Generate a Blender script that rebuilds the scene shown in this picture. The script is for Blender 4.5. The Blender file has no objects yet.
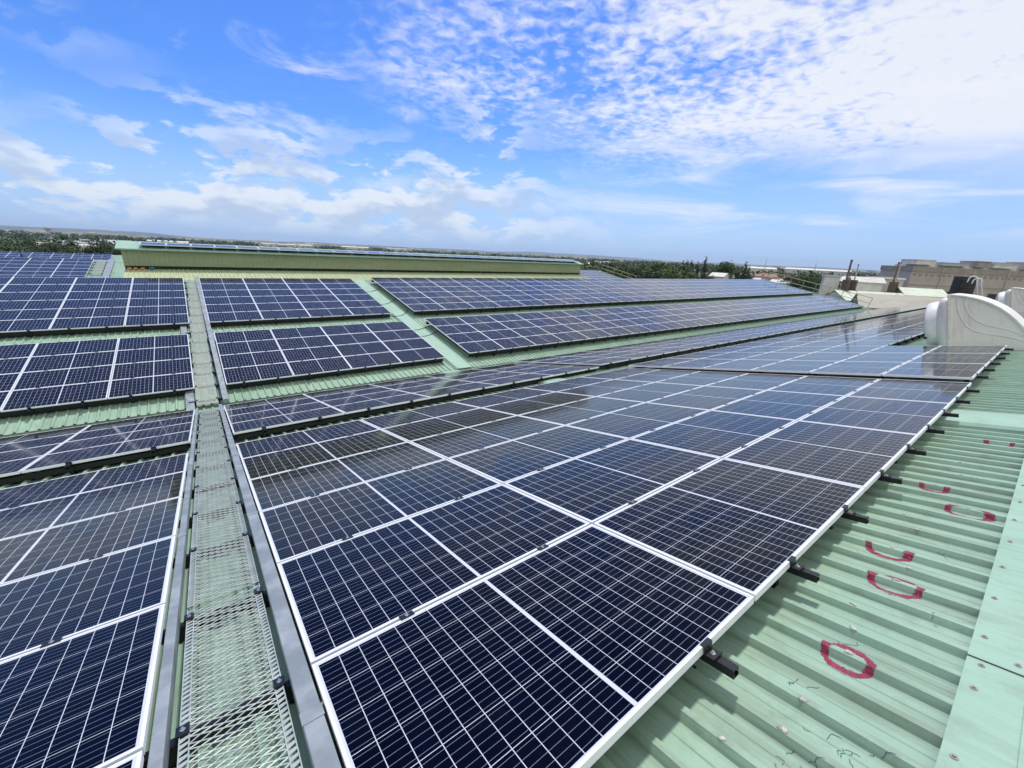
import bpy, bmesh, math, random
from mathutils import Matrix, Vector, Euler
C = bpy.context.scene.collection
S = bpy.context.scene
R = math.radians
random.seed(7)

# ------------------------------------------------------------------ camera
cam_d = bpy.data.cameras.new("camera"); cam = bpy.data.objects.new("camera", cam_d); C.objects.link(cam)
yaw, pitch, roll = R(37.7961), R(-17.566), R(2.8023)
fw = Vector((math.sin(yaw)*math.cos(pitch), math.cos(yaw)*math.cos(pitch), math.sin(pitch)))
rt0 = Vector((math.cos(yaw), -math.sin(yaw), 0)); up0 = rt0.cross(fw)
rt = math.cos(roll)*rt0 + math.sin(roll)*up0
upv = -math.sin(roll)*rt0 + math.cos(roll)*up0
CAM = Vector((-0.1622, -0.51, 1.5082))
cam.matrix_world = Matrix(((rt.x, upv.x, -fw.x, CAM.x), (rt.y, upv.y, -fw.y, CAM.y), (rt.z, upv.z, -fw.z, CAM.z), (0, 0, 0, 1)))
cam_d.sensor_width = 36; cam_d.lens = 412.2705/1024*36
cam_d.clip_start = 0.05; cam_d.clip_end = 40000
S.camera = cam

# ------------------------------------------------------------------ light
SUN_DIR = Vector((0.27, 0.29, 0.92)).normalized()
sl = bpy.data.lights.new("sun", 'SUN'); sl.energy = 3.2; sl.angle = R(4.0); sl.color = (1.0, 0.945, 0.85)
so = bpy.data.objects.new("sun", sl); C.objects.link(so)
so.rotation_euler = SUN_DIR.to_track_quat('Z', 'Y').to_euler()
S.view_settings.view_transform = 'Standard'; S.view_settings.look = 'None'
S.view_settings.gamma = 1.0; S.view_settings.use_curve_mapping = False
S.view_settings.exposure = 0.0
S.render.engine = 'CYCLES'
try:
    S.cycles.max_bounces = 6; S.cycles.volume_bounces = 0
except Exception: pass

# ------------------------------------------------------------------ node helpers
class NT:
    def __init__(s, tree): s.t = tree
    def n(s, typ, **kw):
        x = s.t.nodes.new(typ)
        for k, v in kw.items(): setattr(x, k, v)
        return x
    def put(s, sock, v):
        if hasattr(v, 'is_output') or isinstance(v, bpy.types.NodeSocket): s.t.links.new(v, sock)
        elif v is not None: sock.default_value = v
    def m(s, op, a, b=None, c=None, clamp=False):
        x = s.n('ShaderNodeMath', operation=op); x.use_clamp = clamp
        s.put(x.inputs[0], a); s.put(x.inputs[1], b)
        if c is not None: s.put(x.inputs[2], c)
        return x.outputs[0]
    def mix(s, f, a, b, blend='MIX'):
        x = s.n('ShaderNodeMix', data_type='RGBA', blend_type=blend)
        s.put(x.inputs[0], f); s.put(x.inputs[6], a); s.put(x.inputs[7], b); return x.outputs[2]
    def ss(s, v, lo, hi, a=0.0, b=1.0):
        x = s.n('ShaderNodeMapRange', interpolation_type='SMOOTHSTEP')
        s.put(x.inputs[0], v); x.inputs[1].default_value = lo; x.inputs[2].default_value = hi
        x.inputs[3].default_value = a; x.inputs[4].default_value = b; return x.outputs[0]
    def noise(s, vec, scale, detail=4, rough=.55, dist=0.0, out=0):
        x = s.n('ShaderNodeTexNoise'); s.put(x.inputs['Vector'], vec)
        x.inputs['Scale'].default_value = scale; x.inputs['Detail'].default_value = detail
        x.inputs['Roughness'].default_value = rough; x.inputs['Distortion'].default_value = dist
        return x.outputs[out]
    def comb(s, a, b, c=0.0):
        x = s.n('ShaderNodeCombineXYZ'); s.put(x.inputs[0], a); s.put(x.inputs[1], b); s.put(x.inputs[2], c); return x.outputs[0]
    def sep(s, v):
        x = s.n('ShaderNodeSeparateXYZ'); s.put(x.inputs[0], v); return x.outputs

# ------------------------------------------------------------------ sky
W = bpy.data.worlds.new("World"); S.world = W; W.use_nodes = True
w = NT(W.node_tree); W.node_tree.nodes.clear()
sky = w.n('ShaderNodeTexSky', sky_type='NISHITA'); sky.sun_disc = False
sky.sun_elevation = math.asin(SUN_DIR.z); sky.sun_rotation = math.atan2(SUN_DIR.x, SUN_DIR.y)
sky.air_density = 1.0; sky.dust_density = 0.6; sky.ozone_density = 2.5; sky.altitude = 50
tc = w.n('ShaderNodeTexCoord'); d = w.sep(tc.outputs['Generated'])
hs = w.n('ShaderNodeHueSaturation'); w.put(hs.inputs['Color'], sky.outputs[0])
hs.inputs['Saturation'].default_value = 1.30; hs.inputs['Value'].default_value = .80
zc = w.m('MAXIMUM', d[2], 0.0)
inv = w.m('DIVIDE', 1.0, w.m('ADD', zc, 0.10))
P = w.comb(w.m('MULTIPLY', d[0], inv), w.m('MULTIPLY', d[1], inv))          # cloud deck plane
az = w.m('ARCTAN2', d[0], d[1])
el = w.m('ARCSINE', d[2])
# high mackerel cloud over the right hand side of the sky
big = w.noise(P, 0.55, 3, .5)
side = w.m('SUBTRACT', w.m('MULTIPLY', d[0], .8), w.m('MULTIPLY', d[1], .6))
s1 = w.ss(w.m('ADD', side, w.m('MULTIPLY', w.m('SUBTRACT', big, .5), 1.3)), -.36, .06)
e1 = w.ss(w.m('ADD', d[2], w.m('MULTIPLY', w.m('SUBTRACT', big, .5), .25)), .13, .24)
puff = w.noise(P, 15.0, 3, .55, .35)
veil = w.noise(P, 1.5, 5, .6, .3)
dens = w.m('ADD', w.m('ADD', w.m('MULTIPLY', puff, 1.0), w.m('MULTIPLY', veil, 1.1)), w.m('MULTIPLY', w.ss(side, .05, .80), .48))
cirro = w.m('MULTIPLY', w.m('MULTIPLY', w.ss(dens, .90, 1.45), s1), e1)
# stretched wisps lower down, right
Q = w.comb(w.m('MULTIPLY', az, 2.2), w.m('MULTIPLY', el, 13.0))
wisp = w.noise(Q, 1.6, 5, .55, .8)
wz = w.m('MULTIPLY', w.ss(side, -.1, .35), w.m('MULTIPLY', w.ss(el, .03, .09), w.ss(el, .34, .2)))
wisps = w.m('MULTIPLY', w.ss(wisp, .42, .72), wz)
# low cumulus and grey mid clouds to the left
Q2 = w.comb(w.m('MULTIPLY', az, 4.2), w.m('MULTIPLY', el, 10.0), 3.7)
cu = w.noise(Q2, 2.1, 7, .58, .2)
cu_f = w.noise(Q2, .55, 2, .5)
lowm = w.m('MULTIPLY', w.ss(el, .0, .06), w.ss(w.m('ADD', el, w.m('MULTIPLY', w.m('SUBTRACT', cu_f, .5), .5)), .30, .10))
leftm = w.ss(az, 1.05, .45)
cirro = w.m('MAXIMUM', cirro, w.m('MULTIPLY', w.ss(side, .45, .85), w.m('MULTIPLY', w.ss(el, .07, .22), .72)))
cumul = w.m('MULTIPLY', w.m('MULTIPLY', w.ss(w.m('ADD', cu, w.m('MULTIPLY', w.ss(el, .2, .03), .10)), .482, .572), lowm), leftm)
shade = w.noise(w.comb(w.m('MULTIPLY', az, 4.2), w.m('ADD', w.m('MULTIPLY', el, 10.0), .22), 3.7), 2.1, 4, .5, .2)
cu_col = w.mix(w.ss(shade, .44, .60), (5.6, 6.0, 6.6, 1), (3.5, 4.3, 5.7, 1))
# a few wisps in the upper left
wl = w.m('MULTIPLY', w.ss(w.noise(w.comb(w.m('MULTIPLY', az, 3.0), w.m('MULTIPLY', el, 9.0), 9.1), 1.5, 6, .6, .5), .54, .72), w.m('MULTIPLY', w.ss(az, .75, .2), w.m('MULTIPLY', w.ss(el, .08, .16), w.ss(el, .42, .25))))
# pale band of moist air close to the horizon
blue = w.mix(1.0, hs.outputs[0], (.78, .95, 1.42, 1), 'MULTIPLY')
col = w.mix(w.ss(el, .24, .0, 0.0, .86), blue, (2.9, 4.4, 6.8, 1))
white = (6.1, 6.25, 6.5, 1)
col = w.mix(w.m('MULTIPLY', wl, .8), col, white)
col = w.mix(w.m('MULTIPLY', wisps, .7), col, white)
col = w.mix(w.m('MULTIPLY', cirro, .90), col, white)
col = w.mix(w.m('MULTIPLY', cumul, .9), col, cu_col)
# bright cloud added out of view behind and beside the viewer, fills the shade
fwd = w.m('ADD', w.m('MULTIPLY', d[0], .61), w.m('MULTIPLY', d[1], .79))
backm = w.m('MULTIPLY', w.ss(fwd, .12, -.35), w.ss(el, -.02, .12))
col = w.mix(w.m('MULTIPLY', backm, w.ss(veil, .25, .6, .6, .95)), col, (7.6, 7.4, 7.1, 1))
bg = w.n('ShaderNodeBackground'); w.put(bg.inputs[0], col); bg.inputs[1].default_value = 0.15
wo = w.n('ShaderNodeOutputWorld'); w.t.links.new(bg.outputs[0], wo.inputs[0])

# ------------------------------------------------------------------ materials
def mat(name, color=(.5, .5, .5), rough=.6, metal=0.0, spec=.5, build=None):
    m = bpy.data.materials.new(name); m.use_nodes = True
    t = NT(m.node_tree); b = m.node_tree.nodes['Principled BSDF']
    b.inputs['Base Color'].default_value = (*color, 1); b.inputs['Roughness'].default_value = rough
    b.inputs['Metallic'].default_value = metal; b.inputs['Specular IOR Level'].default_value = spec
    if build: build(t, b)
    return m
def objco(t): return t.n('ShaderNodeTexCoord').outputs['Object']
def varied(c1, c2, scale=3, detail=5, lo=.35, hi=.7, stretch=None):
    def f(t, b):
        v = objco(t)
        if stretch:
            x = t.n('ShaderNodeMapping'); t.put(x.inputs[0], v); x.inputs['Scale'].default_value = stretch; v = x.outputs[0]
        n = t.noise(v, scale, detail, .6)
        t.put(b.inputs['Base Color'], t.mix(t.ss(n, lo, hi), (*c1, 1), (*c2, 1)))
    return f
def roof_build(c1, c2, dirt, ribs=False):
    def f(t, b):
        v = objco(t); s = t.sep(v)
        mp = t.n('ShaderNodeMapping'); t.put(mp.inputs[0], v); mp.inputs['Scale'].default_value = (5.5, .5, 1)
        streak = t.noise(mp.outputs[0], 2.2, 6, .65)
        mp3 = t.n('ShaderNodeMapping'); t.put(mp3.inputs[0], v); mp3.inputs['Scale'].default_value = (38, .8, 1)
        fine = t.noise(mp3.outputs[0], 2.0, 4, .6)
        blot = t.noise(v, 1.1, 5, .6)
        grime = t.noise(v, 5.5, 6, .7)
        speck = t.noise(v, 42, 4, .75)
        c = t.mix(t.ss(blot, .35, .68), (*c1, 1), (*c2, 1))
        c = t.mix(t.m('MULTIPLY', t.ss(streak, .44, .70), .70), c, (*dirt, 1))
        c = t.mix(t.m('MULTIPLY', t.ss(fine, .52, .75), .40), c, (*dirt, 1))
        c = t.mix(t.m('MULTIPLY', t.ss(grime, .48, .72), .55), c, (dirt[0]*.9, dirt[1]*.88, dirt[2]*.85, 1))
        c = t.mix(t.m('MULTIPLY', t.ss(speck, .62, .74), .35), c, (dirt[0]*.6, dirt[1]*.55, dirt[2]*.5, 1))
        c = t.mix(t.m('MULTIPLY', t.ss(speck, .36, .26), .22), c, (.62, .68, .60, 1))
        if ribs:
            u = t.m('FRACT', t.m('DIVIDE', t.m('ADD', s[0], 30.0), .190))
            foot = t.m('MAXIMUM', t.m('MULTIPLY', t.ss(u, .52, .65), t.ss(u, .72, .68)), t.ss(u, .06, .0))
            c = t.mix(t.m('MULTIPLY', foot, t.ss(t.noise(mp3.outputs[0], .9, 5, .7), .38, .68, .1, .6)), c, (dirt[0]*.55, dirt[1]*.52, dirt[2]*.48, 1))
        t.put(b.inputs['Base Color'], c)
        t.put(b.inputs['Roughness'], t.ss(blot, .3, .7, .5, .68))
        bm = t.n('ShaderNodeBump'); bm.inputs['Strength'].default_value = .15; bm.inputs['Distance'].default_value = .004
        t.put(bm.inputs['Height'], t.noise(v, 7, 3, .5)); t.put(b.inputs['Normal'], bm.outputs[0])
    return f
M = {}
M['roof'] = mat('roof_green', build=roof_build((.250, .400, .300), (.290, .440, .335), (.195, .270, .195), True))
M['roof_old'] = mat('roof_green_yellowed', build=roof_build((.44, .49, .31), (.40, .47, .31), (.30, .34, .19)))
M['flash'] = mat('ridge_flashing_paint', build=roof_build((.275, .445, .345), (.31, .475, .375), (.235, .36, .275)))
M['backsheet'] = mat('dark_backsheet', (.03, .03, .035), .6)  # kept dark so its colour deepens the shade under the panels
M['seam'] = mat('seam_shadow_dirt', (.10, .10, .10), .8)
M['wall_green'] = mat('olive_green_cladding', build=varied((.23, .275, .155), (.27, .315, .19), 1.2, 4, stretch=(.3, 1, 2)))
M['gutter'] = mat('gutter_metal', build=varied((.20, .25, .20), (.30, .36, .28), 2))
M['alu'] = mat('anodised_aluminium', (.80, .82, .84), .42, .1, .5)
M['galv'] = mat('galvanised_steel', rough=.42, metal=.55, build=varied((.50, .55, .62), (.66, .70, .76), 6, 5))
M['tray'] = mat('dull_galvanised_tray', rough=.55, metal=.25, build=varied((.21, .245, .265), (.34, .38, .40), 5, 6))
M['mesh'] = mat('galvanised_mesh', rough=.45, metal=.25, build=varied((.36, .41, .38), (.50, .55, .51), 9, 4))
M['black'] = mat('black_anodised', (.012, .013, .014), .38, .2)
M['bolt'] = mat('stainless_bolt', (.7, .7, .7), .25, .9)
def frp_build(t, b):
    v = objco(t); mp = t.n('ShaderNodeMapping'); t.put(mp.inputs[0], v); mp.inputs['Scale'].default_value = (6, 6, .7)
    c = t.mix(t.ss(t.noise(v, 1.6, 5, .6), .3, .7), (.77, .72, .62, 1), (.82, .775, .69, 1))
    c = t.mix(t.m('MULTIPLY', t.ss(t.noise(mp.outputs[0], 1.6, 6, .65), .5, .75), .45), c, (.46, .41, .33, 1))
    c = t.mix(t.m('MULTIPLY', t.ss(t.noise(v, 14, 5, .7), .58, .75), .3), c, (.40, .36, .30, 1)); t.put(b.inputs['Base Color'], c)
M['frp'] = mat('white_fibreglass', rough=.5, build=frp_build)
M['frp_rim'] = mat('white_gel_coat', rough=.45, build=varied((.70, .69, .65), (.82, .81, .78), 3, 6))
M['rail_yellow'] = mat('weathered_railing_paint', build=varied((.26, .25, .17), (.36, .34, .25), 3))
M['red'] = mat('magenta_spray_paint', rough=.7, build=varied((.17, .008, .036), (.30, .03, .085), 30, 5, .3, .7))
M['ink'] = mat('marker_ink', (.02, .03, .07), .7)
M['seal'] = mat('sealant', rough=.8, build=varied((.30, .28, .25), (.56, .55, .52), 60, 5))
M['cable'] = mat('black_cable', (.012, .012, .013), .5)
M['orange'] = mat('orange_plastic', (.55, .22, .05), .5)
M['blue'] = mat('blue_plastic', (.05, .12, .42), .5)

# solar glass: cell grid drawn from metric UVs (u along the long side, v along the short side)
PL, PW = 1.757, 1.030
def solar_build(t, b):
    uv = t.n('ShaderNodeTexCoord').outputs['UV']; s = t.sep(uv)
    x = t.m('MULTIPLY', s[0], PL); y = t.m('MULTIPLY', s[1], PW)
    h = t.m('SUBTRACT', t.m('ABSOLUTE', t.m('SUBTRACT', x, PL/2)), .0085)
    cp = (PL/2-.0085-.021)/10
    ycell = (PW-.038)/6
    yy = t.m('SUBTRACT', y, .019)
    def line(v, pitch, wd):
        f = t.m('FRACT', t.m('ADD', t.m('DIVIDE', v, pitch), 100.5))
        dd = t.m('MULTIPLY', t.m('ABSOLUTE', t.m('SUBTRACT', f, .5)), pitch)
        return t.m('LESS_THAN', dd, wd/2)
    lv = line(h, cp, .0030)
    lu = line(yy, ycell, .0025)
    bb = line(t.m('SUBTRACT', yy, ycell/10), ycell/5, .0016)
    out = t.m('MAXIMUM', t.m('LESS_THAN', h, 0.0), t.m('GREATER_THAN', h, cp*10))
    out = t.m('MAXIMUM', out, t.m('MAXIMUM', t.m('LESS_THAN', yy, 0.0), t.m('GREATER_THAN', yy, ycell*6)))
    grid = t.m('MAXIMUM', t.m('MAXIMUM', lv, lu), out)
    ci = t.comb(t.m('FLOOR', t.m('DIVIDE', t.m('SUBTRACT', x, .02), cp)), t.m('FLOOR', t.m('DIVIDE', yy, ycell)))
    oi = t.n('ShaderNodeObjectInfo').outputs['Random']
    wn = t.n('ShaderNodeTexWhiteNoise', noise_dimensions='4D'); t.put(wn.inputs['Vector'], ci); t.put(wn.inputs['W'], oi)
    cell = t.mix(wn.outputs['Value'], (.0006, .0008, .0048, 1), (.0011, .0014, .0080, 1))
    cell = t.mix(t.m('MULTIPLY', oi, .5), cell, (.0008, .0008, .0040, 1))
    c = t.mix(bb, cell, (.19, .21, .27, 1))
    c = t.mix(grid, c, (.53, .57, .64, 1))
    dust = t.noise(objco(t), 2.3, 6, .65)
    c = t.mix(t.m('MULTIPLY', t.ss(dust, .5, .85), .008), c, (.32, .37, .46, 1))
    t.put(b.inputs['Base Color'], c)
    t.put(b.inputs['Roughness'], t.ss(dust, .3, .8, .05, .13))
    b.inputs['IOR'].default_value = 1.23; b.inputs['Specular Tint'].default_value = (.72, .84, 1.0, 1)
M['solar'] = mat('solar_glass', build=solar_build)

# ------------------------------------------------------------------ mesh helper
class MB:
    def __init__(s): s.v = []; s.f = []; s.mi = []; s.uv = None
    def quad(s, a, b, c, d, mi=0):
        n = len(s.v); s.v += [tuple(a), tuple(b), tuple(c), tuple(d)]; s.f.append((n, n+1, n+2, n+3)); s.mi.append(mi)
    def box(s, x0, x1, y0, y1, z0, z1, mi=0):
        n = len(s.v)
        s.v += [(x0, y0, z0), (x1, y0, z0), (x1, y1, z0), (x0, y1, z0), (x0, y0, z1), (x1, y0, z1), (x1, y1, z1), (x0, y1, z1)]
        for f in ((0, 3, 2, 1), (4, 5, 6, 7), (0, 1, 5, 4), (1, 2, 6, 5), (2, 3, 7, 6), (3, 0, 4, 7)):
            s.f.append(tuple(n+i for i in f)); s.mi.append(mi)
    def prism(s, poly, axis, a, b, mi=0):
        """closed polygon (two coordinates) pushed along axis 0/1/2 from a to b"""
        n = len(s.v); k = len(poly)
        def P(p, h):
            return (h, p[0], p[1]) if axis == 0 else ((p[0], h, p[1]) if axis == 1 else (p[0], p[1], h))
        s.v += [P(p, a) for p in poly] + [P(p, b) for p in poly]
        s.f.append(tuple(range(n, n+k))[::-1]); s.mi.append(mi); s.f.append(tuple(range(n+k, n+2*k))); s.mi.append(mi)
        for i in range(k):
            j = (i+1) % k; s.f.append((n+i, n+j, n+k+j, n+k+i)); s.mi.append(mi)
    def tube(s, pts, r, seg=8, cap=True, mi=0):
        pts = [Vector(p) for p in pts]; n0 = len(s.v); prev = None
        for i, p in enumerate(pts):
            t = (pts[min(i+1, len(pts)-1)] - pts[max(i-1, 0)]).normalized()
            u = prev if prev is not None else (Vector((0, 0, 1)) if abs(t.z) < .9 else Vector((1, 0, 0)))
            u = (u - t*u.dot(t)).normalized(); prev = u; v = t.cross(u)
            rr = r[i] if isinstance(r, (list, tuple)) else r
            for k in range(seg):
                a = 2*math.pi*k/seg; q = p + (u*math.cos(a) + v*math.sin(a))*rr; s.v.append(tuple(q))
        for i in range(len(pts)-1):
            for k in range(seg):
                a = n0+i*seg+k; b = n0+i*seg+(k+1) % seg
                s.f.append((a, b, b+seg, a+seg)); s.mi.append(mi)
        if cap:
            s.f.append(tuple(n0+k for k in range(seg))[::-1]); s.mi.append(mi)
            e = n0+(len(pts)-1)*seg; s.f.append(tuple(e+k for k in range(seg))); s.mi.append(mi)
    def mesh(s, name, mats, smooth=False):
        me = bpy.data.meshes.new(name); me.from_pydata(s.v, [], s.f)
        mats = mats if isinstance(mats, (list, tuple)) else [mats]
        for m in mats: me.materials.append(m)
        if len(mats) > 1: me.polygons.foreach_set('material_index', s.mi)
        if smooth: me.polygons.foreach_set('use_smooth', [True]*len(me.polygons))
        me.update(); return me
    def build(s, name, mats, parent=None, smooth=False):
        return link(name, s.mesh(name, mats, smooth), parent)
def link(name, me, parent=None):
    o = bpy.data.objects.new(name, me); C.objects.link(o)
    if parent is not None: o.parent = parent
    return o
def tag(o, label=None, cat=None, group=None, kind=None):
    if label: o['label'] = label
    if cat: o['category'] = cat
    if group: o['group'] = group
    if kind: o['kind'] = kind
    return o
def empty(name, mw=None, label=None, cat=None, group=None):
    o = bpy.data.objects.new(name, None); C.objects.link(o); o.empty_display_size = .2
    if mw is not None: o.matrix_world = mw
    return tag(o, label, cat, group)
def bevel(me, w_=.006, seg=2):
    b = bmesh.new(); b.from_mesh(me)
    bmesh.ops.bevel(b, geom=b.edges[:], offset=w_, segments=seg, affect='EDGES', profile=.6)
    b.to_mesh(me); b.free(); return me

# ------------------------------------------------------------------ slope frames
AL, BE = R(11.9192), R(10.6519)
SV = 12.7414
VB = Vector((0, SV*math.cos(AL), -SV*math.sin(AL)))
def frame(origin, ang): return Matrix.Translation(origin) @ Euler((ang, 0, 0)).to_matrix().to_4x4()
FA = frame(Vector((0, 0, 0)), -AL)
FB = frame(VB, BE)
esB = Vector((0, math.cos(BE), math.sin(BE)))
T4 = 12.55
FD = frame(Vector((0, 49.3, -.58)) - esB*T4, BE)
FF = frame(Vector((0, 77.0, -1.08)) - esB*T4, BE)
HA, HB = .19, .27              # roof pan below the panel plane
STEP = .065                    # the roof beyond the cover strip stands higher
XS = 6.86                      # cover strip on the near slope
XL, XR = -30.0, 63.4
GZ = -9.0

# ------------------------------------------------------------------ the factory building
fac = empty('factory_building', Matrix.Identity(4), 'long factory hall under green ribbed metal roofs that carry the solar panels', 'factory')
RP, RH = .190, .034
def rib_profile(x0, x1, ph=0.0):
    pts = []; n = int((x1-x0)/RP)
    for i in range(n+1):
        x = x0 + i*RP + ph
        for dx, z in ((0, 0), (.060, 0), (.064, .003), (.068, 0), (.126, 0), (.143, RH), (.171, RH), (.188, 0)):
            if x+dx < x1: pts.append((x+dx, z))
    pts.append((x1, 0)); return pts
def rib_z(x, x0=XL):
    u = (x-x0) % RP
    if u < .126 or u > .188: return 0.0
    if u < .143: return (u-.126)/.017*RH
    if u < .171: return RH
    return (.188-u)/.017*RH
def roof_sheet(name, mw, x0, x1, y0, y1, z, m, rows=1):
    b = MB(); pr = rib_profile(x0, x1); k = len(pr)
    for j in range(rows+1):
        y = y0+(y1-y0)*j/rows
        b.v += [(x, y, z+h) for x, h in pr]
    for j in range(rows):
        for i in range(k-1):
            a = j*k+i; b.f.append((a, a+1, a+k+1, a+k)); b.mi.append(0)
    o = b.build(name, m, fac); o.matrix_world = mw; return o
S0 = -1.10                         # near ridge
T1 = 13.05                         # far ridge
# valley: where both pans meet
def meet(ha, hb):
    nA = Vector((0, math.sin(AL), math.cos(AL))); nB = Vector((0, -math.sin(BE), math.cos(BE)))
    # s along A so that point lies hb under B
    # (s*eA - ha*nA - VB).nB = -hb
    eA = Vector((0, math.cos(AL), -math.sin(AL)))
    s_ = (-hb + VB.dot(nB) + ha*nA.dot(nB))/eA.dot(nB)
    p = eA*s_ - nA*ha; q = p-VB
    return s_, q.dot(esB)
sA1, tB0 = meet(HA, HB)
GUT = .13
roofA = roof_sheet('roof', FA, XL, XS, S0, sA1-GUT, -HA, M['roof'])
roof_sheet('roof', FA, XS, XR, S0, sA1-GUT, -HA+.03, M['roof'])
XSB = 7.86
roof_sheet('roof', FB, XL, XSB, tB0+GUT, T1, -HB, M['roof'])
roof_sheet('roof', FB, XSB, XR, tB0+GUT, T1, -HB, M['roof'])
# valley gutter: U trough along the whole valley
vp = FA @ Vector((0, sA1, -HA))
b = MB()
b.prism([(vp.y-.16, vp.z+.02), (vp.y-.14, vp.z-.12), (vp.y+.14, vp.z-.12), (vp.y+.16, vp.z+.02), (vp.y+.18, vp.z+.015), (vp.y+.155, vp.z-.14), (vp.y-.155, vp.z-.14), (vp.y-.18, vp.z+.015)], 0, XL, XR)
b.build('gutter', M['gutter'], fac)
# slopes behind the camera and beyond the far ridge
ridgeA = FA @ Vector((0, S0, -HA)); ridgeB = FB @ Vector((0, T1, -HB))
FZ = frame(ridgeA, -AL) @ Matrix.Rotation(0, 4, 'X')
FZm = Matrix.Translation(ridgeA) @ Euler((AL, 0, 0)).to_matrix().to_4x4()
roof_sheet('roof', FZm, XL, XR, -13.4, 0, 0, M['roof'])
ridgeD = FD @ Vector((0, T1, -HB)); ridgeF = FF @ Vector((0, T1, -HB))
def pair(r0, Fr, r1):
    """descending slope from ridge r0 and the rising slope of frame Fr, joined in a valley"""
    ey = math.tan(AL)
    # valley where z of both lines agree
    yv = (r0.z + ey*r0.y - r1.z + math.tan(BE)*r1.y)/(math.tan(BE)+ey)
    L = (yv-r0.y)/math.cos(AL)
    Fc = Matrix.Translation(r0) @ Euler((-AL, 0, 0)).to_matrix().to_4x4()
    roof_sheet('roof', Fc, XL-8, 57.4, 0, L, 0, M['roof'])
    tl = (r1.y-yv)/math.cos(BE)
    roof_sheet('roof', Fr, XL-8, 57.4, T1-tl, T1, -HB, M['roof'])
    return yv
yC = pair(ridgeB, FD, ridgeD)
yE = pair(ridgeD, FF, ridgeF)
Fend = Matrix.Translation(ridgeF) @ Euler((-AL, 0, 0)).to_matrix().to_4x4()
roof_sheet('roof', Fend, XL-8, 57.4, 0, 13, 0, M['roof'])
# gable walls down to the ground
zend = ridgeF.z-13*math.sin(AL); yend = ridgeF.y+13*math.cos(AL)
zA0 = ridgeA.z-13.4*math.sin(AL); yA0 = ridgeA.y-13.4*math.cos(AL)
def gable(x, t, prof):
    b = MB(); p = [(prof[0][0], GZ)] + [(y, z-.10) for y, z in prof] + [(prof[-1][0], GZ)]
    b.prism(p, 0, x, x+t); b.build('gable_wall', M['wall_green'], fac)
vB = ridgeB
gable(XR-.3, .25, [(yA0, zA0), (ridgeA.y, ridgeA.z), (vp.y, vp.z-.10), (vB.y, vB.z)])
gable(57.0, .25, [(vB.y+.3, vB.z-.1), (yC, vB.z-(yC-vB.y)*math.tan(AL)), (ridgeD.y, ridgeD.z), (yE, ridgeD.z-(yE-ridgeD.y)*math.tan(AL)), (ridgeF.y, ridgeF.z), (yend, zend)])
gable(XL+.1, .25, [(yA0, zA0), (ridgeA.y, ridgeA.z), (vp.y, vp.z-.10), (vB.y, vB.z)])
# near ridge cap: wide flashing folded over the ridge, in lapped lengths
def cap_piece(x0, x1, lift):
    b = MB(); t = .0015
    zt = -HA+RH+.004+lift
    prof = [(-.642, zt-.014), (-.642, zt), (-.80, zt+.001), (-.803, zt+.004), (-.815, zt+.004), (-.818, zt+.001), (S0+.02, zt+.002)]
    wprof = [FA @ Vector((0, s_, z_)) for s_, z_ in prof]
    ym = ridgeA.y
    mirror = [Vector((0, 2*ym-p.y, p.z)) for p in wprof[::-1]]
    line = wprof+mirror
    for i in range(len(line)-1):
        a, c = line[i], line[i+1]
        b.quad((x0, a.y, a.z), (x1, a.y, a.z), (x1, c.y, c.z), (x0, c.y, c.z))
    return b
rc = [(-6, 2.24, 0), (2.22, 6.62, .003), (6.60, 12.2, .03), (12.18, 18, .033), (17.98, 24, .03), (23.98, 36, .033), (35.98, 50, .03), (49.98, XR, .033)]
caps = []
for i, (x0, x1, l) in enumerate(rc):
    caps.append(cap_piece(x0, x1, l).build('ridge_cap', M['flash'], fac))
# lap line and screws in the cap
def screw_mb(x, s_, z_):
    b = MB(); p = FA @ Vector((x, s_, z_)); n = (FA.to_3x3() @ Vector((0, 0, 1)))
    b.tube([p, p+n*.003], .011, 10); b.tube([p+n*.003, p+n*.009], .0055, 6); return b
stain = mat('screw_washer', (.30, .27, .27), .7)
zc_ = -HA+RH+.0045
for x, s_ in ((1.62, -.675), (2.02, -.68), (2.185, -.685), (2.28, -.775), (2.40, -.675), (2.78, -.675), (3.16, -.675), (3.54, -.68), (3.92, -.675), (4.3, -.68), (4.7, -.675), (5.1, -.68), (5.5, -.675)):
    o = screw_mb(x, s_, zc_ + (.003 if x > 2.22 else 0)).build('screw', stain, caps[1 if x > 2.22 else 0])
b = MB(); p0 = FA @ Vector((2.222, -.64, zc_+.0035)); p1 = FA @ Vector((2.222, -1.05, zc_+.0065))
b.tube([p0, p1], .0022, 5); b.build('lap_seam', M['seam'], caps[1])
# dark fillers standing in for the shadow under the cap between the ribs
b = MB()
for i in range(60):
    x = XL + RP*(int((0.4-XL)/RP)+i) 
    b.box(x+.192, x+RP+.124, -.662, -.652, -HA+.001, -HA+RH)
o = b.build('cap_shade_filler', M['gutter'], fac); o.matrix_world = FA
# expansion cover strips (roof step) running down both slopes
def cover(mw, xc, hw, y0, y1, z0, z1):
    b = MB(); z1 += .012
    b.prism([(xc-hw, z0+RH+.002), (xc-hw+.03, z0+RH+.035), (xc-.02, z1+RH+.006), (xc+hw, z1+RH+.004), (xc+hw, z1+RH-.008), (xc-hw, z0+.004)], 1, y0, y1)
    o = b.build('cover_strip', M['flash'], fac); o.matrix_world = mw
cover(FA, 6.95, .33, -.60, sA1-GUT, -HA, -HA+.03)
cover(FB, 7.80, .34, tB0+GUT, T1-.02, -HB, -HB)
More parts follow.
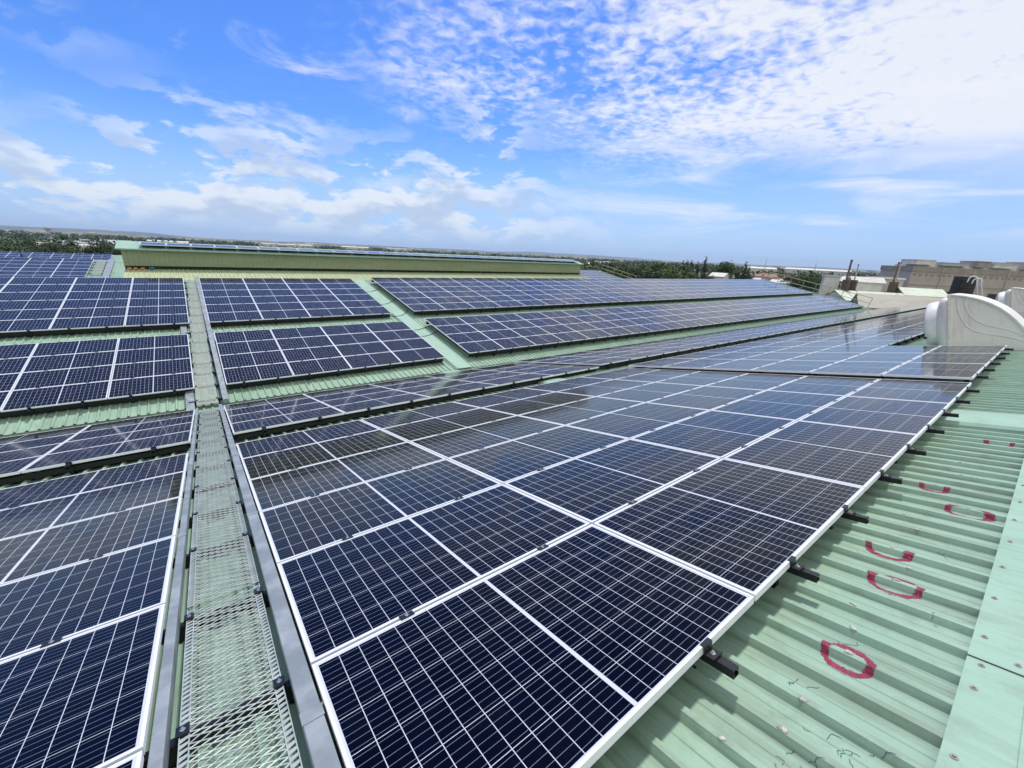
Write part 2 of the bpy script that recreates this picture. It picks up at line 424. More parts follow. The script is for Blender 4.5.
# far ridge cap, left of and right of the monitor
def capB(x0, x1):
    b = MB(); z = -HB+RH+.006
    a = FB @ Vector((0, T1-.28, z)); r = ridgeB + Vector((0, 0, RH+.02))
    c = Vector((0, 2*r.y-a.y, a.z))
    b.prism([(a.y, a.z), (r.y, r.z), (c.y, c.z), (c.y, c.z-.012), (r.y, r.z-.012), (a.y, a.z-.012)], 0, x0, x1)
    b.build('ridge_cap', M['flash'], fac)
capB(XL, -2.7); capB(28.9, XR)
for rr in (ridgeD, ridgeF):
    b = MB(); b.prism([(rr.y-.3, rr.z-.03), (rr.y, rr.z+.05), (rr.y+.3, rr.z-.03), (rr.y, rr.z+.035)], 0, XL-8, 57.4); b.build('ridge_cap', M['flash'], fac)

# ridge monitor on the far ridge
MX0, MX1 = -2.65, 28.8
TS = 15.12
mon = empty('ridge_monitor', Matrix.Translation((0, 27.3, 0)), 'long raised ridge monitor with olive green cladding and a pale roof, far slope', 'roof monitor')
sk0 = FB @ Vector((0, T1-.02, -HB+STEP+.004)); sk1 = FB @ Vector((0, TS, -HB+STEP+.004))
o = roof_sheet('skirt_roof', FB, MX0, MX1, T1-.03, TS, -HB+.006, M['roof_old']); o.parent = mon; o.matrix_parent_inverse = mon.matrix_world.inverted()
Y0 = 27.31 - 27.3
def mchild(o): o.parent = mon; return o
b = MB(); n = int((MX1-MX0)/.2)
pr = []
for i in range(n+1):
    x = MX0+i*.2
    for dx, z in ((0, 0), (.13, 0), (.145, .018), (.185, .018), (.199, 0)):
        if x+dx <= MX1: pr.append((x+dx, z))
for i in range(len(pr)-1):
    (xa, za), (xb, zb) = pr[i], pr[i+1]
    b.quad((xa, Y0-za, .07), (xb, Y0-zb, .07), (xb, Y0-zb, .84), (xa, Y0-za, .84))
    b.quad((xa, Y0+.04, .07), (xa, Y0+.04, .84), (xb, Y0+.04, .84), (xb, Y0+.04, .07))
b.quad((MX0, Y0, .07), (MX0, Y0+.04, .07), (MX1, Y0+.04, .07), (MX1, Y0, .07))
b.build('wall', M['wall_green'], mon)
b = MB(); b.quad((MX0, Y0+2.6, -.5), (MX1, Y0+2.6, -.5), (MX1, Y0+2.6, .84), (MX0, Y0+2.6, .84)); b.build('back_wall', M['wall_green'], mon)
for x in (MX0, MX1-.04):
    b = MB(); b.prism([(Y0+.02, .0), (Y0+.02, .84), (Y0+1.3, 1.16), (Y0+2.58, .84), (Y0+2.58, -.6), (Y0+.02, -.4)], 0, x+.003, x+.037); b.build('end_wall', M['wall_green'], mon)
b = MB()
for sgn in (0, 1):
    ya, yb = (Y0-.16, Y0+1.3) if not sgn else (Y0+2.76, Y0+1.3)
    b.prism([(ya, .835), (yb, 1.185), (yb, 1.205), (ya, .875)], 0, MX0-.18, MX1+.15)
b.build('roof', M['flash'], mon)
b = MB(); b.prism([(Y0-.20, .815), (Y0-.165, .815), (Y0-.165, .875), (Y0-.20, .875)], 0, MX0-.18, MX1+.15); b.build('fascia', M['flash'], mon)
b = MB()
for i in range(16):
    x = MX0+.3+i*(MX1-MX0-.6)/15; b.box(x-.04, x+.04, Y0+.10, Y0+.18, -.30, .84)
b.build('post', M['black'], mon)

# ------------------------------------------------------------------ solar panels
LP, WP = 1.775, 1.0474
def panel_meshes():
    b = MB(); fwid = .0115; th = .035; L_, W_ = PL, PW
    b.box(0, L_, 0, fwid, -th, 0); b.box(0, L_, W_-fwid, W_, -th, 0)
    b.box(0, fwid, fwid+.0003, W_-fwid-.0003, -th, -.0002); b.box(L_-fwid, L_, fwid+.0003, W_-fwid-.0003, -th, -.0002)
    fr = b.mesh('frame', M['alu'])
    g = MB(); g.quad((.011, .011, -.0028), (L_-.011, .011, -.0028), (L_-.011, W_-.011, -.0028), (.011, W_-.011, -.0028))
    g.quad((.011, .011, -.008), (.011, W_-.011, -.008), (L_-.011, W_-.011, -.008), (L_-.011, .011, -.008))
    me = g.mesh('glass', [M['solar'], M['backsheet']]); me.polygons[1].material_index = 1
    uvl = me.uv_layers.new(name='UVMap')
    for li, lp in enumerate(me.loops):
        v = me.vertices[lp.vertex_index].co; uvl.data[li].uv = (v.x/L_, v.y/W_)
    return fr, me
ME_F, ME_G = panel_meshes()
G1G = .9524
T3, T3B = .9349, .9349
T4B = T3+4*WP+1.1402
TA = {'near_low': 6*WP+G1G}
slots = []   # (matrix, ids)
def ordn(i):
    w_ = ['first', 'second', 'third', 'fourth', 'fifth', 'sixth', 'seventh', 'eighth', 'ninth', 'tenth', 'eleventh', 'twelfth', 'thirteenth', 'fourteenth', 'fifteenth', 'sixteenth', 'seventeenth', 'eighteenth', 'nineteenth', 'twentieth']
    return w_[i] if i < 20 else 'twenty-'+w_[i-20] if i < 29 else 'thirtieth'
arrays = []
def arr(Fm, x0, sgn, ncol, y0, nrow, h, ref, rowref, name, skip=None, flip=False):
    arrays.append((Fm, x0, sgn, ncol, y0, nrow, h, name))
    for c in range(ncol):
        for r_ in range(nrow):
            if skip and skip(c, r_): continue
            x = x0 + c*LP + .009 if sgn > 0 else x0 - (c+1)*LP + .009
            y = y0 + r_*WP + .0087
            mw = Fm @ Matrix.Translation((x, y, h))
            rr = nrow-1-r_ if flip else r_
            slots.append((mw, c, rr, ref, rowref, name))
XP = 8.95
nA_ = 30
arr(FA, 0.0, 1, 5, 0, 6, 0, 'right of walkway', 'below the near ridge', 'large near array')
arr(FA, 0.0115, 1, 5, TA['near_low'], 4, 0, 'right of walkway', 'above the valley', 'narrow valley-side array', flip=True)
arr(FA, -.5321, -1, 5, 0, 6, 0, 'left of walkway', 'below the near ridge', 'large near array')
arr(FA, -.5336, -1, 6, TA['near_low'], 4, 0, 'left of walkway', 'above the valley', 'narrow valley-side array', flip=True)
arr(FB, .1967, 1, 4, T3, 4, 0, 'right of walkway', 'up from the valley', 'lower far array')
arr(FB, .1372, 1, 4, T4B, 6, 0, 'right of walkway', 'from its lower edge', 'upper far array')
arr(FB, -.5225, -1, 7, T3, 4, 0, 'left of walkway', 'up from the valley', 'lower far array')
arr(FB, -.4440, -1, 8, T4B, 6, 0, 'left of walkway', 'from its lower edge', 'upper far array')
arr(FA, XP, 1, nA_, 0, 6, STEP, 'past the cover strip', 'below the near ridge', 'near array', skip=lambda c, r_: r_ < 2 and (3 <= c < 6 or 13 <= c < 15))
arr(FA, XP, 1, nA_, TA['near_low'], 4, STEP, 'past the cover strip', 'above the valley', 'narrow valley-side array', flip=True)
arr(FB, 8.36, 1, 30, T3, 4, STEP, 'past the cover strip', 'up from the valley', 'lower far array')
arr(FB, 8.36, 1, 30, T4B, 6, STEP, 'past the cover strip', 'from its lower edge', 'upper far array')
# more of the same roofs beyond the far ridge
arr(FD, -6.4, -1, 14, T4B, 6, 0, 'left of its walkway', 'from its lower edge', 'array beyond the far ridge')
arr(FD, 41.3, 1, 8, T4B, 6, 0, 'beyond the monitor', 'from its lower edge', 'array beyond the far ridge')
arr(FF, -8.0, -1, 18, T4B, 6, 0, 'left end', 'from its lower edge', 'array on the farthest roof')
def parea(mw):
    P_ = []
    for x, y in ((0, 0), (PL, 0), (PL, PW), (0, PW)):
        q = mw @ Vector((x, y, 0)) - CAM; z = q.dot(fw)
        if z < .25: return -1 if z < 0 else 1e5
        P_.append((512+412.27*q.dot(rt)/z, 384-412.27*q.dot(upv)/z))
    cx = [min(max(p[0], 0), 1024) for p in P_]; cy = [min(max(p[1], 0), 768) for p in P_]
    a = 0
    for i in range(4):
        j = (i+1) % 4; a += cx[i]*cy[j]-cx[j]*cy[i]
    return abs(a)/2
order = sorted(range(len(slots)), key=lambda i: -parea(slots[i][0]))
indiv = [i for i in order if parea(slots[i][0]) > 1][:266]
iset = set(indiv)
n_ind = {}
for i in indiv:
    mw, c, r_, ref, rowref, name = slots[i]
    col = 'column closest to the' if c == 0 else None
    lab = '%s panel %s, %s row %s, %s' % (ordn(c), ref, ordn(r_), rowref, name)
    if len(lab.replace('-', ' ').split()) > 16: lab = lab.replace('narrow valley-side array', 'valley array').replace('below the near ridge', 'below ridge').replace('beyond the far ridge', 'past ridge')
    e = empty('solar_panel', mw, lab, 'solar panel', 'navy solar panels bolted to the roofs')
    link('frame', ME_F, e); link('glass', ME_G, e)
# the remaining, far panels as one object
far = MB(); fuv = []
for i in range(len(slots)):
    if i in iset: continue
    mw = slots[i][0]
    a = parea(mw)
    pts = [mw @ Vector(p) for p in ((0, 0, 0), (PL, 0, 0), (PL, PW, 0), (0, PW, 0), (0, 0, -.035), (PL, 0, -.035), (PL, PW, -.035), (0, PW, -.035))]
    n = len(far.v); far.v += [tuple(p) for p in pts]
    for f in ((4, 7, 6, 5), (0, 1, 5, 4), (1, 2, 6, 5), (2, 3, 7, 6), (3, 0, 4, 7)):
        far.f.append(tuple(n+k for k in f)); far.mi.append(2 if f[0] == 4 and f[1] == 7 else 1); fuv += [(0, 0)]*4
    # top: frame border ring and glass
    q = [mw @ Vector(p) for p in ((.0115, .0115, 0), (PL-.0115, .0115, 0), (PL-.0115, PW-.0115, 0), (.0115, PW-.0115, 0))]
    n2 = len(far.v); far.v += [tuple(p) for p in q]
    for k in range(4):
        j = (k+1) % 4; far.f.append((n+k, n+j, n2+j, n2+k)); far.mi.append(1); fuv += [(0, 0)]*4
    far.f.append((n2, n2+1, n2+2, n2+3)); far.mi.append(0); fuv += [(.0065, .011), (.9935, .011), (.9935, .989), (.0065, .989)]
me = far.mesh('far_solar_panels', [M['solar'], M['alu'], M['backsheet']])
uvl = me.uv_layers.new(name='UVMap')
for li in range(len(me.loops)): uvl.data[li].uv = fuv[li]
tag(link('far_solar_panels', me), 'distant rows of navy solar panels running on to the ends of the roofs', 'solar panels', kind='stuff')

# monitor roof panels: a single row lying on its slope
mb_ = MB(); mb_.box(0, .99, 0, .012, 0, .035); mb_.box(0, .99, 1.0, 1.012, 0, .035); mb_.box(0, .012, .0123, .9997, .0002, .0348); mb_.box(.978, .99, .0123, .9997, .0002, .0348)
MEF2 = mb_.mesh('frame', M['alu'])
g = MB(); g.quad((.011, .011, .032), (.979, .011, .032), (.979, 1.001, .032), (.011, 1.001, .032)); MEG2 = g.mesh('glass', M['solar'])
uvl = MEG2.uv_layers.new(name='UVMap')
for li, uv_ in enumerate(((0, 0), (0, 1), (.5, 1), (.5, 0))): uvl.data[li].uv = uv_
lg = MB(); lg.box(.1, .14, .04, .08, -.09, 0); lg.box(.85, .89, .04, .08, -.09, 0); lg.box(.1, .14, .9, .94, -.12, 0); lg.box(.85, .89, .9, .94, -.12, 0)
MEL2 = lg.mesh('mounting_foot', M['black'])
for i in range(30):
    mw = Matrix.Translation((-1.92+i*1.012, 27.22, 1.05)) @ Euler((R(5.5), 0, 0)).to_matrix().to_4x4()
    e = empty('solar_panel', mw, '%s small panel from the left end along the roof of the ridge monitor' % ordn(i), 'solar panel', 'small panels in one row on the monitor roof')
    link('frame', MEF2, e); link('glass', MEG2, e); link('mounting_foot', MEL2, e)

# ------------------------------------------------------------------ rails and clamps
def rail_mesh(L, z_bot):
    b = MB(); wd = .040; t = .004; h = .038; zt = -.0352
    # C profile opened upwards-sideways, like the cut end in the photo
    b.box(0, t, 0, L, zt-h, zt); b.box(t, wd, 0, L, zt-t, zt-.0002); b.box(t, wd, 0, L, zt-h+.0002, zt-h+t)
    b.box(wd-t, wd-.0002, 0.0003, L-.0003, zt-.016, zt-t-.0002); b.box(wd-t, wd-.0002, .0003, L-.0003, zt-h+t+.0002, zt-h+.016)
    k = max(2, int(L/1.05)+1)
    for i in range(k):
        y = .22+(L-.44)*i/(k-1)
        b.box(.004, wd-.004, y-.03, y+.03, z_bot+.001, zt-h-.0005); b.box(-.02, wd+.02, y-.03, y+.03, z_bot, z_bot+.006)
    return b.mesh('channel', M['black'])
def clamp_mid():
    b = MB(); b.box(-.035, .035, -.017, .017, .0005, .0045); b.box(-.03, .03, -.0075, -.0045, -.036, .0004); b.box(-.03, .03, .0045, .0075, -.036, .0004); return b.mesh('clamp', M['black'])
def clamp_end():   # Z shaped end clamp, leg outside the panel (towards -y)
    b = MB(); b.box(-.03, .03, -.006, .012, .0005, .0045); b.box(-.03, .03, -.009, -.005, -.030, .004); b.box(-.03, .03, -.048, -.0092, -.034, -.030); b.box(-.03, .03, -.052, -.048, -.034, -.022); return b.mesh('clamp', M['black'])
def bolt_m(z0):
    b = MB(); b.tube([(0, 0, z0), (0, 0, z0+.002)], .010, 10); b.tube([(0, 0, z0+.002), (0, 0, z0+.008)], .0065, 6); b.tube([(0, 0, z0+.008), (0, 0, z0+.013)], .0035, 6); return b.mesh('bolt', M['bolt'])
ME_CM, ME_CE, ME_BM, ME_BE = clamp_mid(), clamp_end(), bolt_m(.0046), bolt_m(-.0298)
rails_cache = {}
near_n = 0
for (Fm, x0, sgn, ncol, y0, nrow, h, name) in arrays:
    if Fm is FD or Fm is FF: continue
    hb = HA if Fm is FA else HB
    rest = MB(); rest_n = 0
    for c in range(ncol):
        for k in (.25, .75):
            xl = x0+(c+k)*LP if sgn > 0 else x0-(c+k)*LP
            lo, hi = y0-.112, y0+nrow*WP+.10
            if name == 'near array' and (3 <= c < 6 or 13 <= c < 15): lo = y0+2*WP-.1
            L = hi-lo
            mw = Fm @ Matrix.Translation((xl-.02, lo, h))
            indiv_r = c < (8 if h > 0 else 6)
            zb = -hb - (0 if h == 0 else (STEP-.03 if Fm is FA else STEP)) + .001
            key = (round(L, 3), round(zb, 3))
            if key not in rails_cache: rails_cache[key] = rail_mesh(L, zb)
            side = 'beyond the cover strip' if h > 0 else ('right of walkway' if sgn > 0 else 'left of walkway')
            if not indiv_r:
                src = rails_cache[key]; n = len(rest.v)
                rest.v += [tuple(mw @ v.co) for v in src.vertices]; rest.f += [tuple(n+i for i in p.vertices) for p in src.polygons]
                for rI in range(nrow+1):
                    cm = mw @ Matrix.Translation((.02, y0+rI*WP-lo, 0)); n = len(rest.v)
                    rest.v += [tuple(cm @ v.co) for v in ME_CM.vertices]; rest.f += [tuple(n+i for i in p.vertices) for p in ME_CM.polygons]
                continue
            e = empty('mounting_rail', mw, '%s black rail under %s panel column %s, %s' % ('nearer' if (k == .25) == (sgn > 0 or True) else 'farther', ordn(c), side, name), 'mounting rail', 'black rails under the panels')
            link('channel', rails_cache[key], e)
            bolts = (h == 0 and Fm is FA) 
            first = 2 if (name == 'near array' and 3 <= c < 6) else 0
            for rI in range(first, nrow+1):
                y = y0+rI*WP-lo
                if rI in (first, nrow):
                    cl = link('clamp', ME_CE, e); cl.location = (.02, y+(.0085 if rI != nrow else -.0085), 0)
                    if rI == nrow: cl.rotation_euler = (0, 0, math.pi)
                    if bolts: bo = link('bolt', ME_BE, cl); bo.location = (0, -.028, 0)
                else:
                    cl = link('clamp', ME_CM, e); cl.location = (.02, y, 0)
                    if bolts and rI < 5: bo = link('bolt', ME_BM, cl)
    if rest.v:
        rest.mi = [0]*len(rest.f)
        tag(rest.build('far_mounting_rails', M['black']), 'far black rails and clamps under the %s beyond the cover strip' % name if h > 0 else 'far black rails and clamps under the %s left of the walkway' % name, 'mounting rails', kind='stuff')

# black beams carrying the rails along the array edges, added partly to darken the gaps
for (Fm, x0, sgn, ncol, y0, nrow, h, name) in arrays:
    if Fm is FD or Fm is FF: continue
    xa, xb = (x0+.05, x0+ncol*LP-.05) if sgn > 0 else (x0-ncol*LP+.05, x0-.05)
    side = 'past the cover strip' if h > 0 else ('right of walkway' if sgn > 0 else 'left of walkway')
    zb = -.150 if Fm is FA else -.238
    for y, e_ in ((y0+.10, 'nearer'), (y0+nrow*WP-.14, 'farther')):
        if name in ('large near array', 'near array') and e_ == 'nearer': continue
        b = MB(); t_ = .005
        b.box(xa, xb, y, y+t_, zb, -.0765); b.box(xa, xb, y+t_, y+.06, -.0815, -.0767); b.box(xa, xb, y+t_, y+.06, zb, zb+t_)
        o = b.build('carrier_rail', M['black']); o.matrix_world = Fm @ Matrix.Translation((0, 0, h))
        tag(o, 'black carrier rail under the %s edge of the %s, %s' % (e_, name, side), 'carrier rail', 'carriers below the panel rails')

# ------------------------------------------------------------------ mesh walkway, cable trays
def grating(x0, x1, L, swd=.031, lwd=.072, w_=.0040, t=.0026):
    b = MB(); ni = int((x1-x0)/(lwd/2)); nj = int(L/(swd/2)); dx = (x1-x0)/ni
    def P(i, j): return (x0+i*dx, j*swd/2, .003 if (i+j) % 4 else -.001)
    for i in range(ni):
        for j in range(nj):
            if (i+j) % 2: continue
            for dj in (1, -1):
                jj = j+dj
                if jj < 0 or jj > nj: continue
                a, c = P(i, j), P(i+1, jj)
                n = len(b.v)
                b.v += [(a[0], a[1]-w_/2, a[2]), (a[0], a[1]+w_/2, a[2]+.001), (c[0], c[1]+w_/2, c[2]+.001), (c[0], c[1]-w_/2, c[2]),
                        (a[0], a[1]-w_/2, a[2]-t), (a[0], a[1]+w_/2, a[2]-t+.001), (c[0], c[1]+w_/2, c[2]-t+.001), (c[0], c[1]-w_/2, c[2]-t)]
                for f in ((0, 3, 2, 1), (4, 5, 6, 7), (0, 4, 7, 3), (1, 2, 6, 5)): b.f.append(tuple(n+q for q in f)); b.mi.append(0)
    return b
def walkway(Fm, z, xa, xb, y0, bars, secs, label):
    e = empty('mesh_walkway', Fm @ Matrix.Translation((0, y0, z)), label, 'walkway', 'mesh walkways between the arrays')
    xc = lambda y, a: a[0]+(a[1]-a[0])*(y-y0)/(secs[-1]-y0)
    for i in range(len(secs)-1):
        L = secs[i+1]-secs[i]-.015
        xl, xr = xc(secs[i], xa), xc(secs[i], xb)
        g = grating(xl+.03, xr-.03, L).build('grating', M['mesh'], e); g.location = (0, secs[i]-y0, .002*(i % 2))
        for (sa, sb) in ((xl, xl+.034), (xr-.034, xr)):
            f = MB(); f.box(sa, sa+.004, 0, L, -.028, .006); f.box(sb-.004, sb, 0, L, -.004, .0055)
            n = int(L/.030)
            for q in range(n):
                y = q*.030; f.quad((sa+.004, y, .004), (sb-.004, y+.012, .004), (sb-.004, y+.026, .004), (sa+.004, y+.021, .004)); f.quad((sa+.004, y, .002), (sa+.004, y+.021, .002), (sb-.004, y+.026, .002), (sb-.004, y+.012, .002))
            o = f.build('side_flange', M['mesh'], e); o.location = (0, secs[i]-y0, .002*(i % 2))
    for y in bars:
        xl, xr = xc(y, xa), xc(y, xb)
        f = MB(); f.box(xl-.17, xr+.17, -.022, -.018, -.075, -.018); f.box(xl-.17, xr+.17, -.0178, .022, -.022, -.0175); f.box(xl-.17, xr+.17, -.0178, .022, -.0755, -.071)
        f.box(xl-.05, xl-.01, -.02, .02, -.2, -.0757); f.box(xr+.01, xr+.05, -.02, .02, -.2, -.0757)
        o = f.build('cross_bar', M['black'], e); o.location = (0, y-y0, 0)
        for xx_ in (xl+.012, xr-.012):
            f = MB(); f.box(-.022, .022, -.026, .026, .009, .014); f.box(-.022, .022, -.026, -.022, -.03, .0089)
            cl = f.build('clamp', M['black'], e); cl.location = (xx_, y-y0, 0)
            if Fm is FA and y < 5: bo = link('bolt', ME_BM, cl); bo.location = (0, 0, .0094)
    return e
barsA = [.20+.93*i for i in range(13)]; barsA = [.22, 1.135, 1.985, 2.94, 3.78, 4.70, 5.63, 6.55, 7.5, 8.4, 9.35, 10.3, 11.2]
walkway(FA, -.085, (-.455, -.455), (-.10, -.10), -.3, barsA, [-.3, 2.1, 4.5, 6.9, 9.3, 11.7], 'galvanised mesh walkway running down the near slope between the panel arrays')
barsB = [.35, 1.2, 2.05, 2.8, 3.7, 4.62, 5.57, 6.55, 7.52, 8.43, 9.37, 10.3, 11.3, 12.2]
walkway(FB, -.10, (-.53, -.31), (-.06, .09), .1, barsB, [.1, 2.5, 4.9, 7.3, 9.7, 12.4], 'galvanised mesh walkway with black cross bars climbing the far slope between the arrays')

def tray(Fm, x0, x1, y0, y1, z0, z1, label, dx=0.0):
    b = MB(); b.v += [(x0, y0, z0), (x1, y0, z0), (x1+dx, y1, z0), (x0+dx, y1, z0), (x0, y0, z1), (x1, y0, z1), (x1+dx, y1, z1), (x0+dx, y1, z1)]
    for f in ((0, 3, 2, 1), (4, 5, 6, 7), (0, 1, 5, 4), (1, 2, 6, 5), (2, 3, 7, 6), (3, 0, 4, 7)): b.f.append(f); b.mi.append(0)
    e = empty('cable_tray', Fm, label, 'cable tray', 'cable trays beside the walkway')
    me = b.mesh('trough', M['tray']); bevel(me, .004, 2); link('trough', me, e)
    n = int((y1-y0)/2.4)
    for i in range(n):
        y = y0+2.4*(i+.5); xm = dx*(y-y0)/(y1-y0); c = MB(); c.box(x0+xm-.003, x1+xm+.003, y-.03, y+.03, z1+.0005, z1+.003); c.build('joint_plate', M['tray'], e)
tray(FA, -.074, -.0015, -.4, 12.0, -.11, -.018, 'grey metal cable tray on the right edge of the near slope walkway')
tray(FA, -.530, -.486, -.4, 12.0, -.11, -.034, 'grey metal cable tray on the left edge of the near slope walkway')
tray(FB, .05, .185, .1, 12.9, -.16, -.035, 'pale wide cable tray climbing the far slope, right of the walkway', -.05)
tray(FB, -.76, -.58, -.4, 12.3, -.24, -.13, 'pale wide cable tray tucked below the panels, left of the far slope walkway', .06)

tray(FD, -5.55, -5.15, 6.5, 12.9, -.16, -.06, 'white cable tray on the roof beyond the far ridge, left of the monitor')
walkway(FD, -.12, (-6.25, -6.25), (-5.65, -5.65), 8.0, [8.4+.93*i for i in range(5)], [8.0, 10.4, 12.8], 'short grey mesh walkway beside the farthest arrays beyond the far ridge')
# loose cables in the bay between the arrays on the far slope
def cable(pts, label):
    b = MB(); b.tube([FB @ Vector(p) for p in pts], .016, 6); tag(b.build('cable', M['cable'], None, True), label, 'cable', 'black cables crossing the cover strip bay')
def arc(x0, y0, x1, y1, sag):
    return [(x0+(x1-x0)*t, y0+(y1-y0)*t-sag*math.sin(math.pi*t), -HB+.09-.05*math.sin(math.pi*t)+.02) for t in [i/12 for i in range(13)]]
cable(arc(7.0, 10.4, 8.6, 11.3, .25), 'uppermost black cable looping across the pale bay between upper far arrays')
cable(arc(7.0, 8.2, 8.6, 9.1, .3), 'middle black cable looping across the pale bay between upper far arrays')
cable(arc(7.0, 6.4, 8.7, 7.6, .5), 'lowest black cable sagging across the bay between upper far arrays')
cable(arc(7.0, 4.3, 8.7, 4.9, .1), 'black cable crossing the bay between lower far arrays, upper one')
cable(arc(7.0, 3.6, 8.7, 4.2, .2), 'black cable crossing the bay between lower far arrays, lower one')

# ------------------------------------------------------------------ marks on the near roof
zr = lambda x: -HA + rib_z(x)
def ring(cx, cy, rx, ry, wd, a0=0, a1=360):
    """sprayed ring laid over the rib profile (roof coordinates), ragged at its edges"""
    b = MB(); q = .0032; rs = random.Random(int(cx*100)); p1, p2 = rs.random()*6, rs.random()*6
    nx, ny = int((rx+.03)/q), int((ry+.03)/q)
    for i in range(-nx, nx):
        for j in range(-ny, ny):
            x, y = (i+.5)*q, (j+.5)*q; a = math.degrees(math.atan2(y, x)) % 360
            if a0 > 0 and not (a0-8*rs.random() < a < a1+8*rs.random()): continue
            r_ = math.hypot(x/rx, y/ry); da = abs(y)/(ry*max(r_, .01))
            ws = wd/min(rx, ry)*(.82+.22*math.sin(math.radians(a)*3+p1)+.08*math.sin(math.radians(a)*11+p2)) + (.04*max(0, da-.78)/.22 if x < .02 else 0)
            e_ = abs(r_-1-.03*math.sin(math.radians(a)*2+p2))/ws
            if r_ > 1.17+.05*rs.random() or e_ > 1.12 or (e_ > .75 and rs.random() < (e_-.7)*1.9) or rs.random() < .03: continue
            X, Y = cx+x, cy+y; h = q/2
            b.quad((X-h, Y-h, zr(X-h)+.0012), (X+h, Y-h, zr(X+h)+.0012), (X+h, Y+h, zr(X+h)+.0012), (X-h, Y+h, zr(X-h)+.0012))
    return b.build('painted_ring', M['red'], roofA)
def ribx(x):   # nearest rib centre
    i = round((x-XL-.157)/RP); return XL+.157+i*RP
def blob(cx, cy, r_):
    b = bmesh.new(); bmesh.ops.create_icosphere(b, subdivisions=3, radius=1)
    rs = random.Random(int(cx*1000)+int(cy*777))
    lobes = [(Vector((rs.gauss(0, 1), rs.gauss(0, 1), rs.gauss(0, .5))).normalized(), rs.uniform(.15, .6), rs.uniform(2, 9)) for _ in range(7)]
    for v in b.verts:
        n_ = v.co.normalized(); d_ = .72
        for ld, am, sh in lobes: d_ += am*max(0, n_.dot(ld))**sh
        d_ *= 1+.10*rs.uniform(-1, 1)
        v.co = Vector((n_.x*r_*d_*.75, n_.y*r_*d_*.95, n_.z*r_*.55*d_)) + Vector((cx, cy, zr(cx)+r_*.10))
    me = bpy.data.meshes.new('sealant_blob'); b.to_mesh(me); b.free(); me.materials.append(M['seal'])
    me.polygons.foreach_set('use_smooth', [True]*len(me.polygons)); return link('sealant_blob', me, roofA)
for (x, y, rx, ry, wd, a0, a1) in ((1.885, -.325, .082, .080, .021, 0, 360), (2.59, -.335, .088, .097, .017, 0, 360), (2.95, -.235, .085, .095, .022, 95, 275), (4.03, -.47, .056, .105, .012, 0, 360), (4.38, -.245, .075, .075, .022, 95, 270), (6.13, -.46, .07, .09, .018, 100, 260)):
    ring(ribx(x)-(.032 if x > 4 and a0 == 0 else 0), y, rx, ry, wd, a0, a1)
for (x, y, r_) in ((1.88, -.325, .019), (2.59, -.335, .017), (2.95, -.25, .018), (4.03, -.47, .016), (4.38, -.25, .014), (1.50, -.29, .016), (1.33, -.285, .019), (2.05, -.30, .017), (2.23, -.25, .014), (2.76, -.14, .015), (3.35, -.30, .013), (2.8, -.36, .013), (3.6, -.2, .012), (4.8, -.35, .014), (5.2, -.3, .013), (5.5, -.42, .012), (1.12, -.16, .017)):
    blob(ribx(x)+.006*math.sin(y*90), y, r_*.82)
# handwriting in marker between the ribs
rs = random.Random(21)
def scribble(cx, cy, n, size, w_=.0019):
    b = MB()
    for k in range(n):
        x = cx+rs.uniform(-1, 1)*size*.4; y = cy - k*size*.55; a = rs.uniform(0, 6.28); pts = []
        for i in range(rs.randint(5, 10)):
            a += rs.uniform(-1.1, 1.1); x += math.cos(a)*size*.14; y += math.sin(a)*size*.16; pts.append((x, y))
        for (xa, ya), (xb, yb) in zip(pts, pts[1:]):
            L = math.hypot(xb-xa, yb-ya) or 1e-6; nx, ny = -(yb-ya)/L*w_/2, (xb-xa)/L*w_/2
            b.quad((xa+nx, ya+ny, zr(xa)+.0012), (xa-nx, ya-ny, zr(xa)+.0012), (xb-nx, yb-ny, zr(xb)+.0012), (xb+nx, yb+ny, zr(xb)+.0012))
    b.build('marker_scrawl', M['ink'], roofA)
for (x, y, n, sz) in ((1.60, -.20, 3, .05), (1.41, -.36, 5, .055), (1.36, -.44, 4, .06), (1.28, -.33, 4, .05), (1.98, -.25, 3, .05), (1.48, -.50, 2, .03), (2.12, -.46, 2, .03), (2.42, -.50, 2, .03), (2.68, -.27, 3, .04), (1.20, -.30, 3, .04), (3.2, -.42, 2, .04), (1.75, -.55, 1, .03)):
    scribble(x, y, n, sz)
# small brown leaf lying under the mesh
b = MB(); b.prism([(-.275, .50), (-.235, .515), (-.205, .55), (-.215, .58), (-.255, .57), (-.28, .53)], 2, -HA+.002, -HA+.009)
o = b.build('cardboard_scrap', mat('cardboard', (.52, .34, .20), .8)); o.matrix_world = FA; tag(o, 'torn brown cardboard scrap lying on the roof below the mesh walkway', 'cardboard')
